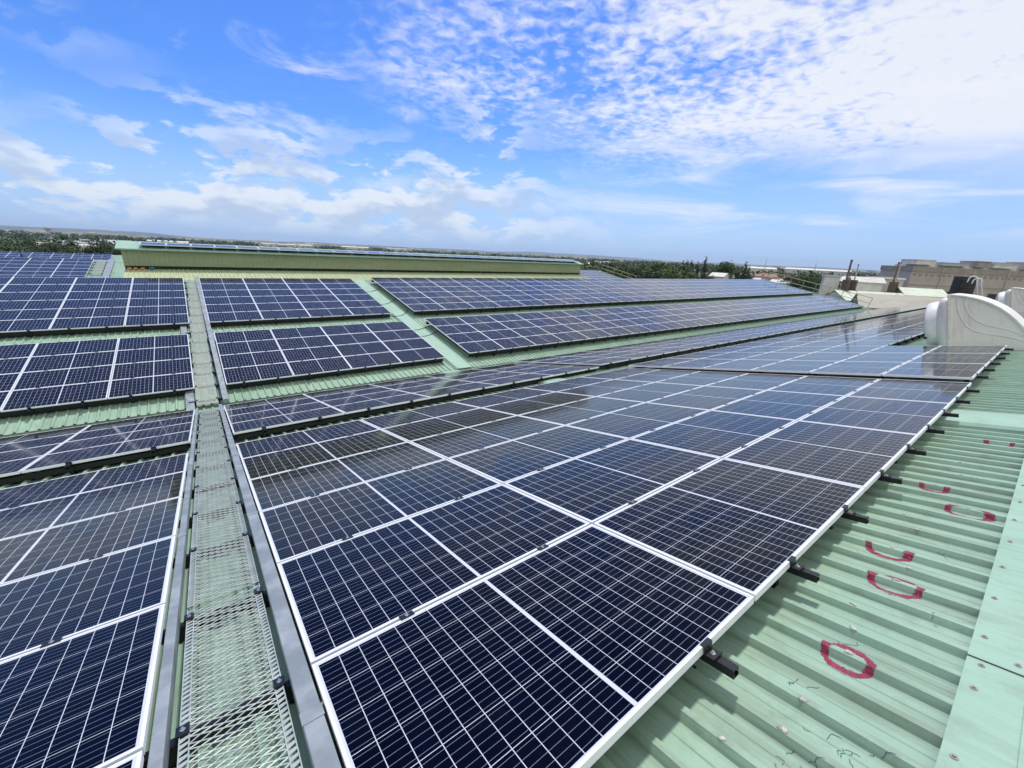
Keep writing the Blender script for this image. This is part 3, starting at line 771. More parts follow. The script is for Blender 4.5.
# ------------------------------------------------------------------ ventilators on the near ridge
def ventilator(x, lift, label):
    zb = lift
    TH = R(15); loc_ = lambda y, z: ((y-1.0)*math.cos(TH)-(z+.04)*math.sin(TH), (y-1.0)*math.sin(TH)+(z+.04)*math.cos(TH))
    e = empty('roof_ventilator', Matrix.Translation((x, 1.0, -.04+zb)) @ Euler((-TH, 0, 0)).to_matrix().to_4x4(), label, 'roof ventilator', 'white hooded fan housings on the near ridge')
    Wd = 1.42
    prof = [(1.27, 1.015), (1.02, 1.005), (.88, .985), (.72, .945), (.56, .885), (.39, .80), (.24, .70), (.09, .575), (-.05, .44), (-.18, .29), (-.30, .12), (-.40, -.04), (-.44, -.14)]
    prof = [(0, 1.085)]+[loc_(*q) for q in prof]
    low = [loc_(-.46, -.24), (0, -.42)]
    for xx in (0.02, Wd-.045):
        b = MB(); b.prism(prof+low, 0, xx, xx+.025); b.build('side_plate', M['frp'], e)
    # embossed wave lines on the plate facing the walkway
    for pts in ([(1.14, .94), (1.06, .70), (.95, .48), (.80, .30), (.62, .21), (.42, .185), (.2, .18), (0, .16), (-.17, .12), (-.30, .04)],
                [(1.03, .95), (.94, .75), (.82, .58), (.67, .46), (.5, .39), (.3, .36), (.1, .335), (-.05, .28), (-.14, .22)]):
        b = MB(); b.tube([(.018,)+loc_(y, z) for y, z in pts], .014, 6); b.build('embossed_line', M['frp_rim'], e, True)
    # curved hood sheet
    b = MB(); outer = []; inner = []
    for i, (y, z) in enumerate(prof):
        a = prof[max(i-1, 0)]; c = prof[min(i+1, len(prof)-1)]; t = Vector((c[0]-a[0], c[1]-a[1])).normalized(); n = Vector((t.y, -t.x))
        if n.y < 0 and i < 9: n = -n
        if n.x > 0 and i >= 9: n = -n
        outer.append((y+n.x*.028, z+n.y*.028)); inner.append((y-n.x*.004, z-n.y*.004))
    b.prism(outer+inner[::-1], 0, -.03, Wd+.03)
    me = b.mesh('hood_sheet', M['frp_rim']); link('hood_sheet', me, e)
    b = MB(); b.prism([loc_(-.47, -.14), loc_(-.47, -.30), (.06, -.55), (.06, -.40)], 0, .05, Wd-.05); b.build('curb', M['flash'], e)
    # flange with bolts
    fl = MB(); fl.box(-.05, Wd+.05, .0, .04, -.42, 1.125); fo = link('flange', bevel(fl.mesh('flange', M['frp_rim']), .008, 2), e)
    for i in range(9):
        b = MB(); z = -.28+i*.165; b.tube([(-.052, .02, z), (-.064, .02, z)], .013, 6); b.build('bolt', M['galv'], fo)
    # square to round throat and fan ring
    b = MB(); N = 40; cx, cz, rr = Wd/2, .345, .61
    def sq(a, h):
        c, s_ = math.cos(a), math.sin(a); k = 1/max(abs(c), abs(s_)); return cx+c*k*h[0], cz+s_*k*h[1]
    rings = []
    for j in range(7):
        t = j/6; y = .04+.235*t; row = []
        tt = 0 if t < .45 else ((t-.45)/.55)**1.3
        for i in range(N):
            a = 2*math.pi*i/N+math.pi/N; x1, z1 = sq(a, (Wd/2-.01, .70)); x2, z2 = cx+rr*math.cos(a), cz+rr*math.sin(a)
            row.append((x1+(x2-x1)*tt, y, z1+(z2-z1)*tt))
        rings.append(row)
    for row in rings: b.v += row
    for j in range(6):
        for i in range(N):
            k = (i+1) % N; b.f.append((j*N+i, j*N+k, j*N+N+k, j*N+N+i)); b.mi.append(0)
    b.build('throat', M['frp'], e, True)
    b = MB(); b.v = []
    ringprof = [(.272, rr+.004), (.33, rr+.01), (.44, rr-.01), (.485, rr-.03), (.50, rr-.06), (.485, rr-.075), (.43, rr-.06), (.29, rr-.05)]
    for y, r_ in ringprof:
        b.v += [(cx+r_*math.cos(2*math.pi*i/N), y, cz+r_*math.sin(2*math.pi*i/N)) for i in range(N)]
    for j in range(len(ringprof)-1):
        for i in range(N):
            k = (i+1) % N; b.f.append((j*N+i, j*N+k, j*N+N+k, j*N+N+i)); b.mi.append(0)
    b.build('fan_ring', M['frp_rim'], e, True)
    for k in range(5):
        a = k*2*math.pi/5; b = MB()
        ca, sa = math.cos(a), math.sin(a)
        P_ = lambda r_, w_, y: (cx+r_*ca-w_*sa, y, cz+r_*sa+w_*ca)
        b.v = [P_(.10, -.06, .33), P_(.10, .06, .37), P_(.52, .13, .39), P_(.52, -.13, .32), P_(.10, -.06, .32), P_(.10, .06, .36), P_(.52, .13, .38), P_(.52, -.13, .31)]
        b.f = [(0, 1, 2, 3), (7, 6, 5, 4), (0, 4, 5, 1), (1, 5, 6, 2), (2, 6, 7, 3), (3, 7, 4, 0)]; b.mi = [0]*6
        b.build('fan_blade', M['galv'], e)
    b = MB(); b.tube([(cx, .23, cz), (cx, .41, cz), (cx, .43, cz)], [.11, .11, .06], 16); b.build('hub', M['black'], e)
    b = MB(); b.tube([(cx-rr*.9, .47, cz-.30), (cx-rr*.9-.09, .475, cz-.30)], .03, 8); b.build('latch', M['black'], e)
ventilator(15.02, 0, 'big white hooded roof ventilator standing right behind the last panel of the near row')
ventilator(32.6, 0, 'farther white hooded roof ventilator half cut off at the right edge of the photo')

# ------------------------------------------------------------------ guard rails along the roof ends
def guard(Fm, x, ts, z0, label, up=1.0):
    e = empty('guard_railing', Fm @ Matrix.Translation((x, 0, z0)), label, 'railing', 'guard railings along the roof ends')
    for h in (.5*up, up):
        b = MB(); b.tube([(0, ts[0], h), (0, ts[-1], h)], .035, 6); b.build('rail', M['rail_yellow'], e)
    for t in ts:
        b = MB(); b.tube([(0, t, -.02), (0, t, up)], .03, 6); b.box(-.07, .07, t-.07, t+.07, -.03, 0); b.build('post', M['rail_yellow'], e)
guard(FB, 63.2, [.9+1.5*i for i in range(9)], -HB, 'weathered two bar railing along the end of the far slope', 1.25)
guard(FD, 57.1, [5.4+1.5*i for i in range(6)], -HB, 'weathered two bar railing at the roof end beyond the ridge monitor', 1.15)
e = empty('lightning_rod', Matrix.Translation((-13.2, 62.7, -1.75)), 'thin dark rod on a splayed foot standing among the farthest panels at left', 'lightning rod')
b = MB(); b.tube([(0, 0, -1.2), (-.1, .3, 2.6)], .05, 6); b.build('rod', M['black'], e)
b = MB(); b.tube([(.3, -.1, -.5), (-.02, .1, .9)], .07, 6); b.build('brace', M['black'], e)
b = MB(); b.box(-.35, .35, -.35, .35, -1.6, -1.19); b.build('foot', M['black'], e)
# items under the monitor eave
for x, w_, m, l in ((-2.56, .17, 'orange', 'leftmost orange crate under the monitor wall end'), (-2.32, .15, 'orange', 'middle orange crate under the monitor wall end'), (-2.06, .16, 'orange', 'orange crate under the monitor wall nearest the blue drum')):
    p = FB @ Vector((x, TS-.18, -HB+.04)); mm = MB(); mm.box(0, w_, 0, .15, 0, .07); mm.box(.02, w_-.02, .02, .13, .07, .09)
    tag(link('crate', bevel(mm.mesh('crate', M[m]), .006, 1)), l, 'crate', 'crates under the monitor').location = p
p = FB @ Vector((-1.72, TS-.15, -HB+.04)); mm = MB(); mm.tube([(0, 0, .06), (.16, 0, .06)], .055, 14); mm.tube([(.01, 0, .06), (.03, 0, .06)], .06, 14)
tag(mm.build('drum', M['blue'], None), 'small blue drum lying under the left end of the monitor wall', 'drum').location = p

# ------------------------------------------------------------------ ground, hills
def ground_build(t, b):
    v = objco(t); n1 = t.noise(v, .004, 6, .6); n2 = t.noise(v, .03, 5, .6); n3 = t.noise(v, .3, 4, .6)
    c = t.mix(t.ss(n1, .4, .6), (.045, .075, .030, 1), (.075, .105, .045, 1))
    c = t.mix(t.ss(n2, .52, .66), c, (.10, .12, .065, 1)); c = t.mix(t.m('MULTIPLY', t.ss(n3, .45, .7), .4), c, (.05, .07, .03, 1))
    t.put(b.inputs['Base Color'], c)
b = MB(); N = 96; radii = [0.5, 60, 200, 600, 2000, 6000, 13500]
for r_ in radii: b.v += [(r_*math.cos(2*math.pi*i/N), r_*math.sin(2*math.pi*i/N), GZ) for i in range(N)]
for j in range(len(radii)-1):
    for i in range(N):
        k = (i+1) % N; b.f.append((j*N+i, j*N+N+i, j*N+N+k, j*N+k)); b.mi.append(0)
b.f.append(tuple(range(N))); b.mi.append(0)
tag(b.build('ground', mat('ground_earth_grass', rough=.95, build=ground_build)), kind='structure')
hm = mat('hill_scrub', rough=.95, build=varied((.035, .065, .035), (.06, .09, .05), .002, 5))
def hills(dist, depth, a0, a1, hfun):
    b = MB(); n = 140; K = 6
    for i in range(n+1):
        a = R(a0+(a1-a0)*i/n); h = hfun(i/n)
        for k in range(K):
            d_ = dist+depth*k/(K-1); f = math.sin(math.pi*k/(K-1))**.8 if 0 < k < K-1 else 0
            b.v.append((d_*math.sin(a), d_*math.cos(a), GZ-1+h*f*(1+.15*math.sin(i*.7+k*2))))
    for i in range(n):
        for k in range(K-1):
            p = i*K+k; b.f.append((p, p+K, p+K+1, p+1)); b.mi.append(0)
    tag(b.build('hills', hm, None, True), kind='structure')
def hf(t):
    e_ = min(1, t*6, (1-t)*3); return max(2, .62*e_*(45+28*math.sin(t*9+.6)+20*math.sin(t*23+1)+8*math.sin(t*57)+45*math.exp(-((t-.33)/.07)**2)))
hills(8200, 1800, -26, 40, hf)
hills(10400, 2000, -30, 96, lambda t: 40+22*math.sin(t*14)+14*math.sin(t*31+2)+8*math.sin(t*70))

# ------------------------------------------------------------------ trees
def leaf_mat(name, c1, c2):
    def f(t, b):
        g = t.n('ShaderNodeNewGeometry').outputs['Random Per Island']
        oi = t.n('ShaderNodeObjectInfo').outputs['Random']
        c = t.mix(g, (*c1, 1), (*c2, 1)); c = t.mix(t.m('MULTIPLY', oi, .45), c, (c1[0]*.75, c1[1]*.85, c1[2]*.9, 1))
        t.put(b.inputs['Base Color'], c)
    return mat(name, rough=.7, spec=.25, build=f)
LM = [leaf_mat('foliage_green', (.035, .062, .018), (.085, .125, .035)), leaf_mat('foliage_dark', (.022, .042, .016), (.05, .08, .028)), leaf_mat('foliage_bright', (.06, .10, .022), (.12, .17, .045)), leaf_mat('foliage_conifer', (.018, .036, .018), (.035, .058, .028))]
BARK = mat('bark', rough=.9, build=varied((.07, .05, .035), (.14, .11, .08), 4))
def crown_mesh(seed, kind, n, leaf):
    rs = random.Random(seed); b = MB(); cl = []
    if kind == 'conifer':
        for i in range(26):
            t = i/25; cl.append((Vector((rs.uniform(-.3, .3), rs.uniform(-.3, .3), 1.5+8.6*t)), .25+1.25*(1-t)**.8))
    else:
        for i in range(15):
            a = rs.uniform(0, 6.28); r_ = rs.uniform(.4, 1)**.6*3.2; z = rs.uniform(2.6, 8.2)
            k = 1-abs(z-5.2)/4.6; cl.append((Vector((math.cos(a)*r_*k*1.15, math.sin(a)*r_*k*1.15, z)), rs.uniform(.9, 1.75)))
        cl.append((Vector((0, 0, 5.5)), 2.3)); cl.append((Vector((.4, .2, 7.8)), 1.3))
    tot = sum(r_**2 for _, r_ in cl)
    for c, r_ in cl:
        for q in range(int(n*r_**2/tot)):
            d_ = Vector((rs.gauss(0, 1), rs.gauss(0, 1), rs.gauss(0, 1))).normalized()
            p = c + d_*r_*rs.uniform(.55, 1.08); p.z = max(p.z, .7)
            u = Vector((rs.gauss(0, 1), rs.gauss(0, 1), rs.gauss(0, .6))).normalized(); v = (d_+Vector((0, 0, .5))).cross(u).normalized()*rs.uniform(.5, .9); s_ = leaf*rs.uniform(.6, 1.3)
            b.quad(p-u*s_-v*s_*.2, p-v*s_*.8, p+u*s_+v*s_*.2, p+v*s_*.8)
    return b
def trunk_mesh(seed, kind):
    rs = random.Random(seed); b = MB(); h = 9.5 if kind == 'conifer' else 6.5
    b.tube([(0, 0, -.3), (.05, .05, h*.4), (.1, -.05, h*.75), (.05, 0, h)], [.26, .19, .11, .03], 8)
    if kind != 'conifer':
        for k in range(6):
            a = k*1.05+rs.random(); z = 1.9+k*.6; b.tube([(0, 0, z), (math.cos(a)*.9, math.sin(a)*.9, z+.9), (math.cos(a)*2, math.sin(a)*2, z+1.8)], [.11, .07, .02], 6)
    return b.mesh('trunk', BARK)
CROWNS = {}
for kind, k, mi in (('broad', 0, 0), ('broad', 1, 1), ('broad', 2, 2), ('broad', 3, 0), ('conifer', 4, 3)):
    CROWNS[k] = (crown_mesh(40+k, kind, 1500, .34 if kind == 'broad' else .24).mesh('crown', LM[mi]), trunk_mesh(60+k, kind))
def polar(az, dist): return Vector((CAM.x+dist*math.sin(R(az)), CAM.y+dist*math.cos(R(az)), GZ))
def inside_factory(p): return (XL-45 < p.x < 70 and -20 < p.y < 98)
TL = {0: 'mid green leafy tree', 1: 'dark green dense tree', 2: 'bright green leafy tree', 3: 'mid green spreading tree', 4: 'slender dark conifer'}
rt_ = random.Random(5)
def tree(az, dist, k, h, where):
    p = polar(az, dist)
    if inside_factory(p): return
    sc = h/9.6
    mw = Matrix.Translation(p) @ Euler((0, 0, rt_.uniform(0, 6.28))).to_matrix().to_4x4() @ Matrix.Diagonal((sc*rt_.uniform(.9, 1.25), sc*rt_.uniform(.9, 1.25), sc, 1))
    e = empty('tree', mw, '%s %s' % (TL[k], where), 'tree', '%ss %s' % (TL[k], where))
    link('trunk', CROWNS[k][1], e); link('crown', CROWNS[k][0], e)
for i in range(46): tree(rt_.uniform(44.5, 60.0), rt_.uniform(125, 230), rt_.choice((0, 1, 1, 2, 3)), rt_.uniform(7.6, 10.3), 'in the grove past the far roof end')
for az, k in ((45.4, 1), (47, 2), (49.5, 1), (51.5, 0), (53.5, 1), (54.8, 1), (56.4, 2), (57.6, 2), (58.7, 0)): tree(az, 112+rt_.uniform(0, 16), k, rt_.uniform(8.0, 9.6), 'at the front of the grove past the far roof end')
for i in range(34): tree(rt_.uniform(60, 77), rt_.uniform(190, 320), rt_.choice((0, 1, 3)), rt_.uniform(6, 9.0), 'among houses past the roof end')
for az, d_, h in ((58.7, 200, 10.6), (59.2, 200, 10.8), (59.7, 205, 10.7), (60.4, 215, 10.4), (61.2, 205, 12.6), (65.6, 215, 11.2), (66, 230, 9.5)): tree(az, d_, 4, h, 'rising over the houses past the roof end')
tree(63.2, 215, 3, 12.0, 'standing taller than the houses past the roof end'); tree(63.9, 212, 0, 11.6, 'standing taller than the houses past the roof end')
for i in range(40): tree(rt_.uniform(-16, -8.2), rt_.uniform(130, 260), rt_.choice((0, 0, 1, 3)), rt_.uniform(4.6, 8.0), 'in the dark wood behind the farthest panels')
for az, d_, h in ((-6.9, 150, 8.4), (-6.4, 155, 9.2), (-5.9, 150, 8.8), (-5.4, 158, 8.2), (-7.4, 165, 7.6), (-5.0, 165, 7.5), (-4.4, 170, 7.5), (-8.0, 170, 6.8)): tree(az, d_, 1, h, 'in the clump left of the monitor')
for i in range(10): tree(rt_.uniform(74, 79), rt_.uniform(95, 135), rt_.choice((0, 1, 3)), rt_.uniform(3.6, 5.2), 'beside the white sheds')
# far wooded plain as one mass
fw_ = MB(); rf = random.Random(11)
def far_tree(p, h, n, leaf):
    for q in range(n):
        d_ = Vector((rf.gauss(0, 1), rf.gauss(0, 1), abs(rf.gauss(0, 1)))).normalized()
        c = p + Vector((d_.x*h*.55, d_.y*h*.55, h*(.25+.72*d_.z)*rf.uniform(.75, 1.02)))
        u = Vector((rf.gauss(0, 1), rf.gauss(0, 1), rf.gauss(0, .6))).normalized(); v = (d_+Vector((0, 0, .4))).cross(u).normalized()*.75; s_ = leaf*rf.uniform(.6, 1.3)
        fw_.quad(c-u*s_, c-v*s_, c+u*s_, c+v*s_)
cnt = 0
while cnt < 3600:
    az = rf.uniform(-22, 92); d_ = 240*(14 ** rf.random())
    if 78 < az < 90 and d_ < 320: continue
    if az < -3 and d_ < 480 and math.sin(az*1.9+d_*.012) > .1: continue
    if math.sin(az*.55+1.3)*math.cos(d_*.006+az*.2) > .72: continue
    p = polar(az, d_); cnt += 1
    far_tree(p, rf.uniform(5.5, 9.6), 34 if d_ < 900 else 18, .85 if d_ < 900 else 1.7)
tag(fw_.build('far_woodland', LM[1]), 'dark green woodland spread over the plain as far as the hills', 'woodland', kind='stuff')

# ------------------------------------------------------------------ buildings around
WHT = mat('white_render', rough=.8, build=varied((.55, .54, .50), (.68, .67, .63), .6))
BEI = mat('beige_render', rough=.85, build=varied((.41, .36, .315), (.48, .43, .385), .35, 5))
BEI2 = mat('brown_band_render', rough=.85, build=varied((.29, .25, .215), (.35, .31, .27), .5))
GRY = mat('grey_sheet_roof', rough=.6, build=varied((.36, .38, .40), (.47, .49, .51), .5))
PGR = mat('pale_green_sheet_roof', rough=.5, build=varied((.54, .60, .48), (.62, .69, .56), .5))
PBE = mat('pale_beige_sheet_roof', rough=.6, build=varied((.46, .44, .37), (.54, .52, .45), .4, stretch=(1, 3, 1)))
TIL = mat('clay_tile_roof', rough=.8, build=varied((.24, .13, .09), (.32, .19, .13), 1))
GLS = mat('window_glass', (.03, .035, .04), .12)
DRK = mat('dark_louvre_metal', rough=.6, build=varied((.022, .018, .017), (.05, .042, .038), 1))
def building(name, px, py, rz, L, D, H, roof, wall, label, cat, rise=None, wins=0, group=None, base=GZ, wh=1.0, wz=.55):
    """gabled or flat block: local x along the long side, front wall at y = 0"""
    e = empty(name, Matrix.Translation((px, py, base)) @ Euler((0, 0, rz)).to_matrix().to_4x4(), label, cat, group)
    b = MB(); b.box(-L/2, L/2, 0, D, 0, H)
    if rise:
        b.prism([(0, H), (D, H), (D/2, H+rise)], 0, -L/2+.02, L/2-.02)
    b.build('wall', wall, e)
    r_ = MB()
    if rise:
        o_ = .35
        for sg in (0, 1):
            ya, yb = (-o_, D/2) if not sg else (D+o_, D/2)
            za = H-o_*rise/(D/2)
            r_.prism([(ya, za+.03), (yb, H+rise+.03), (yb, H+rise+.16), (ya, za+.16)], 0, -L/2-o_, L/2+o_)
    else:
        r_.box(-L/2-.2, L/2+.2, -.2, D+.2, H+.003, H+.35)
    r_.build('roof', roof, e)
    for i in range(wins):
        x = -L/2+L*(i+.5)/wins; ww = min(1.5, L/wins*.5)
        f = MB(); f.box(x-ww/2-.08, x+ww/2+.08, -.06, -.005, H*wz-wh/2-.08, H*wz+wh/2+.08); fo = f.build('window', WHT if wall is BEI else GRY, e)
        g = MB(); g.box(x-ww/2, x+ww/2, -.075, -.062, H*wz-wh/2, H*wz+wh/2); g.build('pane', GLS, fo)
    return e
# beige factory block across the yard
A_ = Vector((153.5, 26.3)); B_ = Vector((186, 0.4)); dv = (B_-A_); ang = math.atan2(dv.y, dv.x); L_ = dv.length
e = empty('beige_factory', Matrix.Translation((A_.x, A_.y, GZ)) @ Euler((0, 0, ang)).to_matrix().to_4x4(), 'large beige factory block with small dark windows behind the near ventilator', 'factory')
b = MB(); b.box(0, L_, 0, 10, 0, 10.9); b.build('wall', BEI, e)
b = MB(); b.box(-.15, L_, -.18, 10.2, 10.9, 12.2); b.build('parapet', BEI2, e)
b = MB(); b.box(3, L_-.4, 2.5, 9.5, 12.2, 12.75); b.prism([(3, 12.75), (9, 12.75), (6, 13.3)], 0, 6, L_-2); b.build('roof', WHT, e)
for xa_, w_, h_, m_ in ((1.5, 5, .9, WHT), (8.5, 7, .5, GRY), (17.5, 3.2, 1.2, BEI2), (22, 6, .7, WHT), (30, 4, 1.5, BEI), (36, 9, .9, WHT)):
    b = MB(); b.box(xa_, xa_+w_, 1.2, 6, 12.76, 13.0+h_); b.box(xa_-.15, xa_+w_+.15, 1.05, 6.15, 13.0+h_, 13.12+h_); b.build('roof_unit', m_, e)
for xa_ in (7.9, 16.2, 25.2, 32.5):
    b = MB(); b.tube([(xa_, -.16, .5), (xa_, -.16, 12.1)], .10, 6); b.build('downpipe', GRY, e)
b = MB(); b.box(0, L_, -.10, -.003, 7.4, 7.62); b.build('ledge', BEI2, e)
for x, w_ in ((1.6, 1.0), (3.6, 1.2), (6.8, 2.2), (10.6, 2.0), (14.4, 2.2), (23, 2.2), (27, 2.2), (34, 2.4)):
    f = MB(); f.box(x-w_/2-.1, x+w_/2+.1, -.12, -.005, 4.6, 6.2); fo = f.build('window', BEI2, e); g = MB(); g.box(x-w_/2, x+w_/2, -.14, -.123, 4.7, 6.1); g.build('pane', GLS, fo)
for i in range(26):
    x = 1+i*1.55
    b = MB(); b.box(x-.35, x+.35, -.13, -.004, 10.0, 10.5); b.build('vent_opening', BEI2, e)
e = empty('beige_factory', Matrix.Translation((200.5, 16.5, GZ)) @ Euler((0, 0, ang)).to_matrix().to_4x4(), 'taller beige works rising behind the beige factory block at the right', 'factory')
b = MB(); b.box(0, 34, 0, 5, 0, 14.3); b.build('wall', BEI2, e); b = MB(); b.box(-.2, 34.2, -.2, 5.2, 14.303, 14.9); b.build('roof', GRY, e)
b = MB(); b.box(5, 20, -.2, -.004, 12.6, 13.8); b.build('light_band', WHT, e)
# dark louvred tower in front of it
e = empty('cooling_tower', Matrix.Translation((89.7, 8.7, GZ)) @ Euler((0, 0, ang)).to_matrix().to_4x4(), 'dark louvred tower standing behind the near ventilator hood', 'cooling tower')
b = MB(); b.box(-1.15, 1.15, 0, 1.2, 0, 10.3); b.build('casing', DRK, e)
b = MB()
for i in range(20): b.prism([(-.02, 5+i*.26), (-.16, 4.9+i*.26), (-.15, 4.94+i*.26), (-.02, 5.05+i*.26)], 0, -1.08, 1.08)
b.build('louvre', DRK, e); b = MB(); b.box(-1.2, 1.2, -.2, 1.3, 10.303, 10.45); b.build('lid', BEI2, e)
for i, (dx, dy, k, lab) in enumerate(((0, 0, 1.0, 'taller white gooseneck vent pipe beside the dark tower'), (.9, -.25, .86, 'shorter white gooseneck vent pipe beside the dark tower'))):
    b = MB(); pts = [(0, 4.75, -.95), (0, 5.30, .95*k)]
    for q in range(9):
        a = math.pi*q/8; pts.append((0, 5.62-.30*math.cos(a), 1.15*k+.32*math.sin(a)))
    pts.append((0, 5.95, .85*k)); b.tube([(0, y-5.3, z) for y, z in [(p[1], p[2]) for p in pts]], .06, 10)
    o = b.build('gooseneck_pipe', M['frp_rim'], None, True); o.location = (61.8+dx, 5.3+dy, 0); tag(o, lab, 'vent pipe')
# sheds and pale roofs past the roof end
building('white_shed', 111.4, 31.4, R(-58), 2.9, 1.6, 8.9, GRY, WHT, 'small white shed left of the rusty chimney base', 'shed')
building('white_shed', 110.9, 24.9, R(-55), 5.2, 3.0, 8.3, WHT, WHT, 'wide white shed with a slanting white roof right of the chimney', 'shed', rise=.8)
building('flat_shed', 118.6, 23.3, R(-56), 5.0, 3, 9.0, WHT, BEI, 'flat roofed shed with beige walls beside the beige factory', 'shed', wins=2)
building('green_roof_hall', 107.0, 19.6, R(-40), 17, 7, 4.9, PGR, WHT, 'long low hall with a pale green sheet roof past the roof end', 'hall', rise=1.5)
building('green_roof_hall', 114.6, 16.2, R(-50), 7, 5, 6.3, PGR, BEI, 'short hall with pale green roof below the beige factory windows', 'hall', rise=1.2)
building('beige_roof_hall', 90.0, 14.2, R(-58)+R(0), 12.5, 4.0, 5.0, PBE, M['wall_green'], 'gabled hall with pale beige roof and dark green gable end', 'hall', rise=1.8)
def chimney(x, y, h, r0, label, m):
    e = empty('chimney', Matrix.Translation((x, y, GZ)), label, 'chimney')
    b = MB(); b.tube([(0, 0, 6), (.15, .1, h)], [r0*.7, r0*.5], 10); b.build('stack', m, e)
    b = MB(); b.box(-.8, .8, -.8, .8, 0, 6.6); b.box(-.5, .5, -.5, .5, 6.6, 8.6); b.build('base', BARK, e)
    b = MB(); b.tube([(.15, .1, h-.02), (.15, .1, h+.25)], r0*.6, 10); b.build('cap', BARK, e)
RUST = mat('rusty_steel', rough=.8, build=varied((.12, .075, .05), (.24, .17, .13), 2))
chimney(104.5, 27.0, 12.2, .34, 'tall rusty chimney leaning over dark base between white sheds', RUST)
chimney(106.4, 26.2, 11.4, .2, 'thinner grey chimney just right of the rusty chimney', GRY)
chimney(112.6, 21.4, 12.2, .28, 'rusty chimney standing before the left end of the beige factory', RUST)
chimney(113.8, 21.3, 12.2, .18, 'thin grey chimney before the left end of the beige factory', GRY)
def mast(x, y, top, label):
    e = empty('mast', Matrix.Translation((x, y, GZ)), label, 'mast'); b = MB()
    for k in range(3):
        a = k*2.094; b.tube([(1.2*math.cos(a), 1.2*math.sin(a), 0), (.12*math.cos(a), .12*math.sin(a), top-GZ)], [.12, .06], 5)
    b.build('lattice', GRY, e); b = MB(); b.tube([(0, 0, top-GZ), (0, 0, top-GZ+2)], .05, 5); b.build('aerial', GRY, e)
mast(335, 138, 6.5, 'lattice mast on the skyline right of the grove'); mast(302, 96, 3.8, 'lattice mast on the skyline left of the chimneys'); mast(316, 283, 1.5, 'short mast on the skyline right of the monitor')
def wtower(x, y, top, label):
    e = empty('water_tower', Matrix.Translation((x, y, GZ)), label, 'water tower')
    b = MB(); b.tube([(0, 0, 0), (0, 0, top-GZ-4)], [2.2, 1.8], 12); b.build('shaft', GRY, e)
    b = MB(); b.tube([(0, 0, top-GZ-4.5), (0, 0, top-GZ-3.2), (0, 0, top-GZ-.6), (0, 0, top-GZ)], [2, 4.4, 4.4, 3], 14); b.build('tank', BEI, e)
wtower(-156, 915, 6.5, 'pale water tower far left on the skyline'); wtower(-88, 728, 2.2, 'dark water tower on the skyline above the left monitor end')
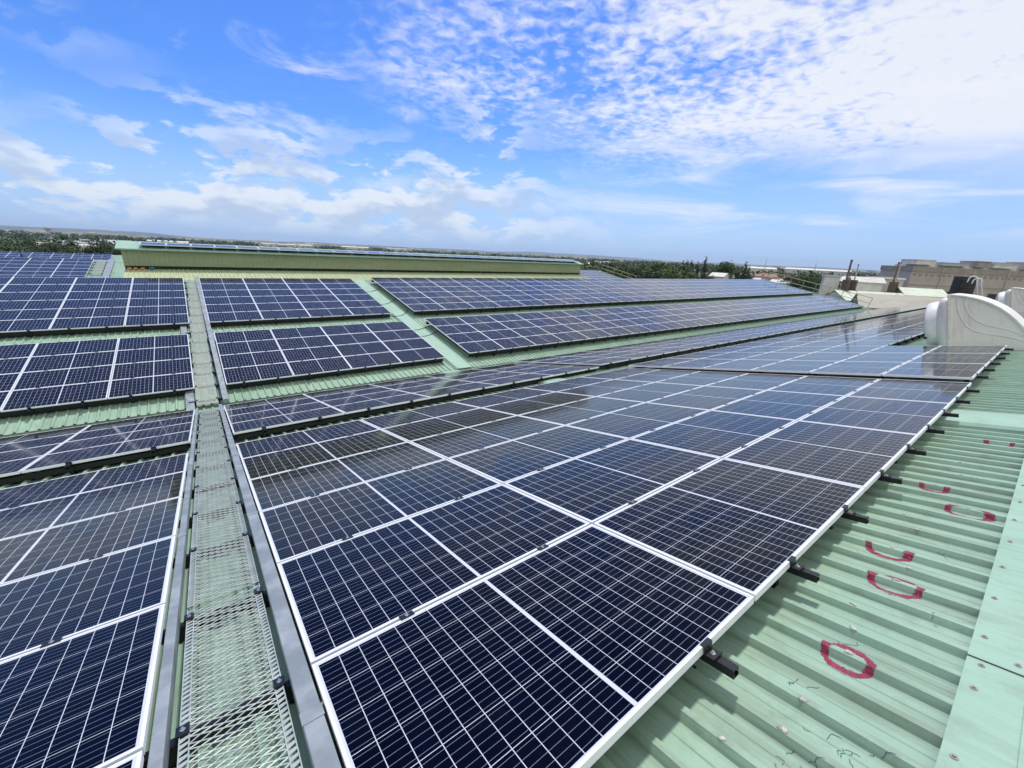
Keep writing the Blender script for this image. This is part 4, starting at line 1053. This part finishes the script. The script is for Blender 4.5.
# houses and works on the plain
rb = random.Random(3)
specs = [(-8.9, 330, 26, 12, 3.2, PBE, 'pale beige works roof in the dark wood at far left'), (-8.7, 300, 16, 8, 2.2, WHT, 'white low works in front of the beige works at far left'), (-7.4, 420, 34, 14, 3.4, GRY, 'long grey works roof left of the tree clump'), (-5.9, 470, 30, 14, 4.4, GRY, 'grey works roof above the tree clump'), (-4.6, 400, 22, 12, 4.2, GRY, 'grey hall roof close left of the monitor'), (-1.5, 520, 34, 12, 5.5, WHT, 'white hall roof over the left monitor end'),
         (8.5, 700, 50, 16, 7.0, PBE, 'pale hall showing above the monitor panels at left'), (11, 760, 36, 14, 7.0, WHT, 'white hall showing above the monitor panels'), (17, 820, 46, 16, 7.6, WHT, 'long white hall above the middle of the monitor'), (22, 900, 40, 16, 8.2, GRY, 'grey hall above the middle of the monitor'), (46.6, 330, 16, 9, 6.4, WHT, 'white house just right of the monitor end'), (49, 420, 18, 9, 7, GRY, 'grey house above the front of the grove'),
         (59.6, 235, 8, 7, 6.6, WHT, 'white house below the conifers'), (60.5, 215, 7, 6, 5.6, WHT, 'small white house right of the conifers'), (61.6, 240, 7, 6, 5.4, PBE, 'beige house under the tall conifer'), (62.7, 205, 6, 7, 6.4, WHT, 'narrow white house at the grove edge'), (63.4, 212, 9, 7, 6.0, GRY, 'grey roofed house beside the tall spreading tree'), (65.6, 260, 9, 6, 6, WHT, 'white house right of the tall spreading tree'), (66.4, 235, 8, 6, 4.5, WHT, 'low white house near the railing'), (67.2, 420, 24, 10, 8, WHT, 'white hall on the skyline left of the mast'),
         (68.3, 250, 13, 9, 6.5, TIL, 'tile roofed house before the skyline hall'), (69.2, 220, 8, 6, 4.6, WHT, 'white house close to the roof end railing'), (70.3, 240, 9, 7, 4.6, GRY, 'grey house beside the roof end railing'), (71.5, 270, 8, 6, 6, WHT, 'white house below the tall mast'), (72.4, 480, 50, 14, 8.6, WHT, 'long white works on the skyline right of the mast'), (74.6, 300, 9, 8, 6.8, GRY, 'grey house left of the small white shed'), (75.3, 250, 8, 7, 6.8, WHT, 'white block behind the small white shed')]
for az, d_, L, D, H, rm, lab in specs:
    p = polar(az, d_)
    building('house' if L < 20 else 'works_hall', p.x, p.y, R(-az)+rb.uniform(-.5, .5), L, D, H*.8 if L < 20 else H, rm, WHT if rm is not TIL else BEI, lab, 'house' if L < 20 else 'hall', rise=H*.22 if L < 20 else 1.2, wins=3 if L < 20 else 0)
# the town at the foot of the hills: one far mass
b = MB(); rb = random.Random(8)
for i in range(330):
    az = rb.uniform(-22, 90); d_ = rb.uniform(1400, 5200); p = polar(az, d_); s_ = rb.uniform(14, 46); hh = rb.uniform(6, 13)*(1+.3*(rb.random() > .9))
    c, s1 = math.cos(rb.random()*3), math.sin(rb.random()*3); a_ = rb.uniform(0, 3); c, s1 = math.cos(a_), math.sin(a_); n = len(b.v)
    for z in (GZ, GZ+hh):
        for dx, dy in ((-1, -1), (1, -1), (1, 1), (-1, 1)): b.v.append((p.x+(dx*c-dy*s1)*s_*.5, p.y+(dx*s1+dy*c)*s_*.5, z))
    for f in ((4, 5, 6, 7), (0, 1, 5, 4), (1, 2, 6, 5), (2, 3, 7, 6), (3, 0, 4, 7)): b.f.append(tuple(n+k for k in f)); b.mi.append(0 if rb.random() > .3 else 1)
tag(b.build('distant_town', [WHT, GRY]), 'pale specks of a town on the plain in front of the hills', 'town', kind='stuff')

# ------------------------------------------------------------------ haze
hz = bpy.data.materials.new('haze_air'); hz.use_nodes = True; hz.node_tree.nodes.clear(); t = NT(hz.node_tree)
pv = t.n('ShaderNodeVolumePrincipled'); pv.inputs['Color'].default_value = (.62, .78, 1, 1); pv.inputs['Density'].default_value = 0.00008; pv.inputs['Anisotropy'].default_value = .2
ho = t.n('ShaderNodeOutputMaterial'); t.t.links.new(pv.outputs[0], ho.inputs['Volume'])
b = MB(); b.box(-14000, 14000, -14000, 14000, GZ-12, 160); tag(b.build('haze', hz), kind='stuff')
